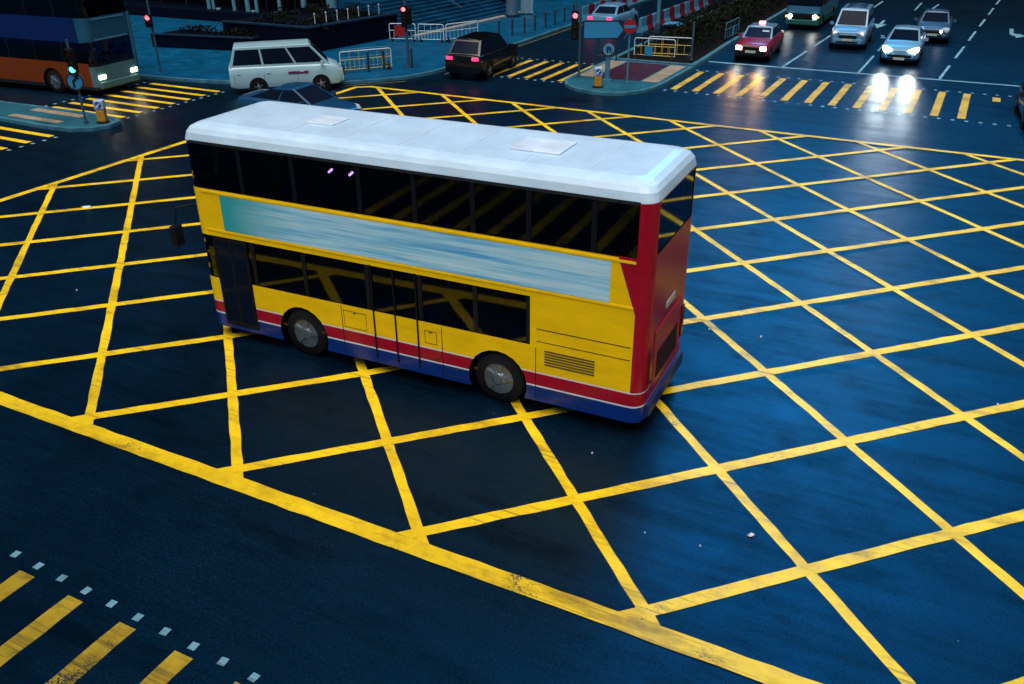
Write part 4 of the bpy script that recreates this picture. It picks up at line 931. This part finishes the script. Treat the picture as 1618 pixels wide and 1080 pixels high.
# steps climbing away from the pavement
t = thing('steps', 'broad flight of stone steps climbing behind the white barriers', 'steps', (-29.4, 44.8, .11), R(-5))
for k in range(10):
    MB().box(-6.5, -.36 * k, 0.0 + .02*k, 11.5, .16 * k + .001, .16 * (k + 1)).build('step', STONE, t, .012)
MB().box(.02, .5, -.2, 11.7, 0, .10).build('kerb_stone', plain('pale_kerb_stone', (.22, .25, .25), .5), t, .01)
MB().tube([(.0, 5.0, 1.0), (-3.4, 5.0, 2.5)], .025).tube([(-.02, 5, .1), (-.02, 5, 1.0)], .025).tube([(-1.7, 5, .8), (-1.7, 5, 1.75)], .025).tube([(-3.3, 5, 1.5), (-3.3, 5, 2.46)], .025).build('handrail', DARKS, t)
# entrance building: podium, dark facade, pale columns with uplights
b = thing('office_building', 'dark office tower with pale lobby columns behind the planters', 'building', (-41, 45.3, .1), 0)
MB().box(-40, 9.5, -.8, 30, 0, .65).build('podium', GRANITE, b, .02)
fac = MB().box(-40, 3.5, 1.6, 30, .65, 70); fac.build('facade', DARKWALL, b)
MB().box(-40, 8.5, -.9, 30, 6.5, 9.0).build('canopy', DARKWALL, b)
for x, r_ in ((-4.7, .13), (-4.3, .10), (-2.5, .12), (-1.35, .15), (-.6, .11), (1.3, .12), (3.25, .18), (5.4, .32)):
    MB().cyl((x, 0, .65), (x, 0, 6.5), r_, 16).build('column', plain('pale_column', (.10, .26, .36), .35), b)
for x in (-4.0, -1.0, .9, 2.2): MB().cyl((x, .1, .65), (x, .1, .72), .16, 12).build('uplight', plain('uplight_glass', (.3, .5, .6), .3), b)
fr = MB()
for k in range(14): fr.box(-30 + 2.4*k, -29.94 + 2.4*k, 1.56, 1.62, .65, 6.5)
fr.build('mullion', plain('mullion_blue', (.02, .04, .06), .4), b)
# round pillar, board and poles at the top of the pavement
o = thing('pillar', 'pale round pillar at the foot of the steps, above the bollards', 'pillar', (-27.9, 54.4, .11), 0)
MB().cyl((0, 0, 0), (0, 0, 8), .42, 20).build('shaft', plain('pillar_concrete', (.06, .13, .20), .5), o); MB().cyl((0, 0, 0), (0, 0, .15), .5, 20).build('plinth', GRANITE2, o)
o = thing('folding_board', 'tilted pale blank folding board standing beside the round pillar', 'board', (-27.4, 55.6, .11), R(20))
MB().ext([(-.42, 0, .1), (.42, 0, .1), (.42, .25, 1.05), (-.42, .25, 1.05)], (0, .03, .0)).build('front_panel', plain('board_face', (.10, .22, .30), .4), o)
MB().ext([(-.42, .55, .1), (.42, .55, .1), (.42, .29, 1.05), (-.42, .29, 1.05)], (0, .03, .0)).build('back_panel', DARKS, o)
o = thing('tripod', 'slim pale tripod stand on the pavement beside the kerb bollards', 'tripod', (-25.95, 53.1, .11), 0)
for a in (0, 120, 240): MB().cyl((.32*math.cos(R(a)), .32*math.sin(R(a)), 0), (0, 0, 2.2), .018, 6).build('leg', STEELB, o)
MB().cyl((0, 0, 2.2), (0, 0, 2.5), .04, 8).build('head', DARKS, o)
gp = 'slim poles on the upper pavement'
for x, y, lb in ((-25.4, 54.0, 'slim grey pole right of the tripod stand'), (-24.6, 57.5, 'slim grey pole farther up the kerb behind the bollards'), (-24.4, 60.2, 'farthest slim grey pole up the kerb')):
    o = thing('signal_pole', lb, 'pole', (x, y, .0), 0, gp); pole(o, 4.0, .045)

# unseen towers, added and sized to block low sky from the road's reflections
def tower(label, x0, x1, y0, y1, h, fl=3.4):
    t = thing('tower', label, 'building', ((x0 + x1)/2, (y0 + y1)/2, 0), 0, 'unseen towers added to block the sky')
    wx, wy = (x1 - x0)/2, (y1 - y0)/2
    MB().box(-wx, wx, -wy, wy, 0, h).build('wall', DARKWALL, t)
    bd = MB()
    for k in range(int(h / fl)): bd.box(-wx - .12, wx + .12, -wy - .12, wy + .12, fl*k + 2.2, fl*k + 3.2)
    bd.build('spandrel', plain('tower_band', (.010, .014, .022), .4), t)
tower('unseen dark tower added to block the sky at the end of the right road', -45, 75, 128, 165, 56)
tower('unseen dark tower added to block the sky beyond the steps', -70, -30, 78, 120, 75)
tower('unseen dark tower added to block the sky on the right side of the right road', 22, 60, 48, 120, 60)
tower('unseen dark tower added to block the sky at the end of the left road', -130, -95, -10, 30, 60)

# footbridge under the camera, out of view; deck and roof added to shade the near road
t = thing('footbridge', 'unseen covered concrete footbridge under the camera, added to shade the near road', 'footbridge', (0, 0, 0), 0)
FB = plain('footbridge_concrete', (.10, .12, .14), .7)
MB().box(-45, 45, -4.2, 0.2, 5.6, 6.45).build('deck', FB, t, .03)
MB().box(-45, 45, 0.08, 0.2, 6.45, 7.5).build('parapet', FB, t, .02); MB().box(-45, 45, -4.2, -4.08, 6.45, 7.5).build('parapet', FB, t, .02)
MB().box(-45, 45, -4.6, 0.9, 9.6, 9.8).build('roof', FB, t, .02)
for x in (-38, -19, 12, 31): MB().cyl((x, -2, 0), (x, -2, 5.6), .45, 20).build('pier', FB, t)
for x in range(-42, 44, 6): MB().cyl((x, -4.14, 7.5), (x, -4.14, 9.6), .06, 8).build('post', STEEL, t)
# ------------------------------------------------------------------ litter
def litter(x, y, s, lb, name='paper_scrap'):
    bm = bmesh.new()
    for k in range(9):
        a = 2*PI*k/9; bm.verts.new((s*math.cos(a)*random.uniform(.6, 1.2), s*.55*math.sin(a)*random.uniform(.6, 1.2), random.uniform(.0, .03)))
    bm.verts.new((0, 0, .045)); bmesh.ops.convex_hull(bm, input=bm.verts); me = bpy.data.meshes.new(name); bm.to_mesh(me); bm.free(); me.materials.append(plain('litter_white', (.62, .62, .66), .6))
    o = bpy.data.objects.new(name, me); COL.objects.link(o); o.location = (x, y, .005); o.rotation_euler = (0, 0, random.uniform(0, 3)); tag(o, lb, 'paper scrap', 'paper scraps on the road')
LIT = []
litter(-1.39, 9.91, .06, 'largest white paper scrap in the box, in the foreground right of the bus')
for x, y, r_ in ((-1.96, 9.36, .022), (-2.73, 9.28, .018), (-4.12, 10.73, .02), (-3.23, 16.73, .04), (-2.64, 15.94, .035), (-3.65, 15.78, .03), (-21.5, 15.45, .16), (-0.4, 12.6, .02), (1.6, 15.2, .03), (-16.9, 11.4, .03)):
    litter(x, y, r_, 'small pale paper scrap lying on the dark asphalt inside the yellow box')
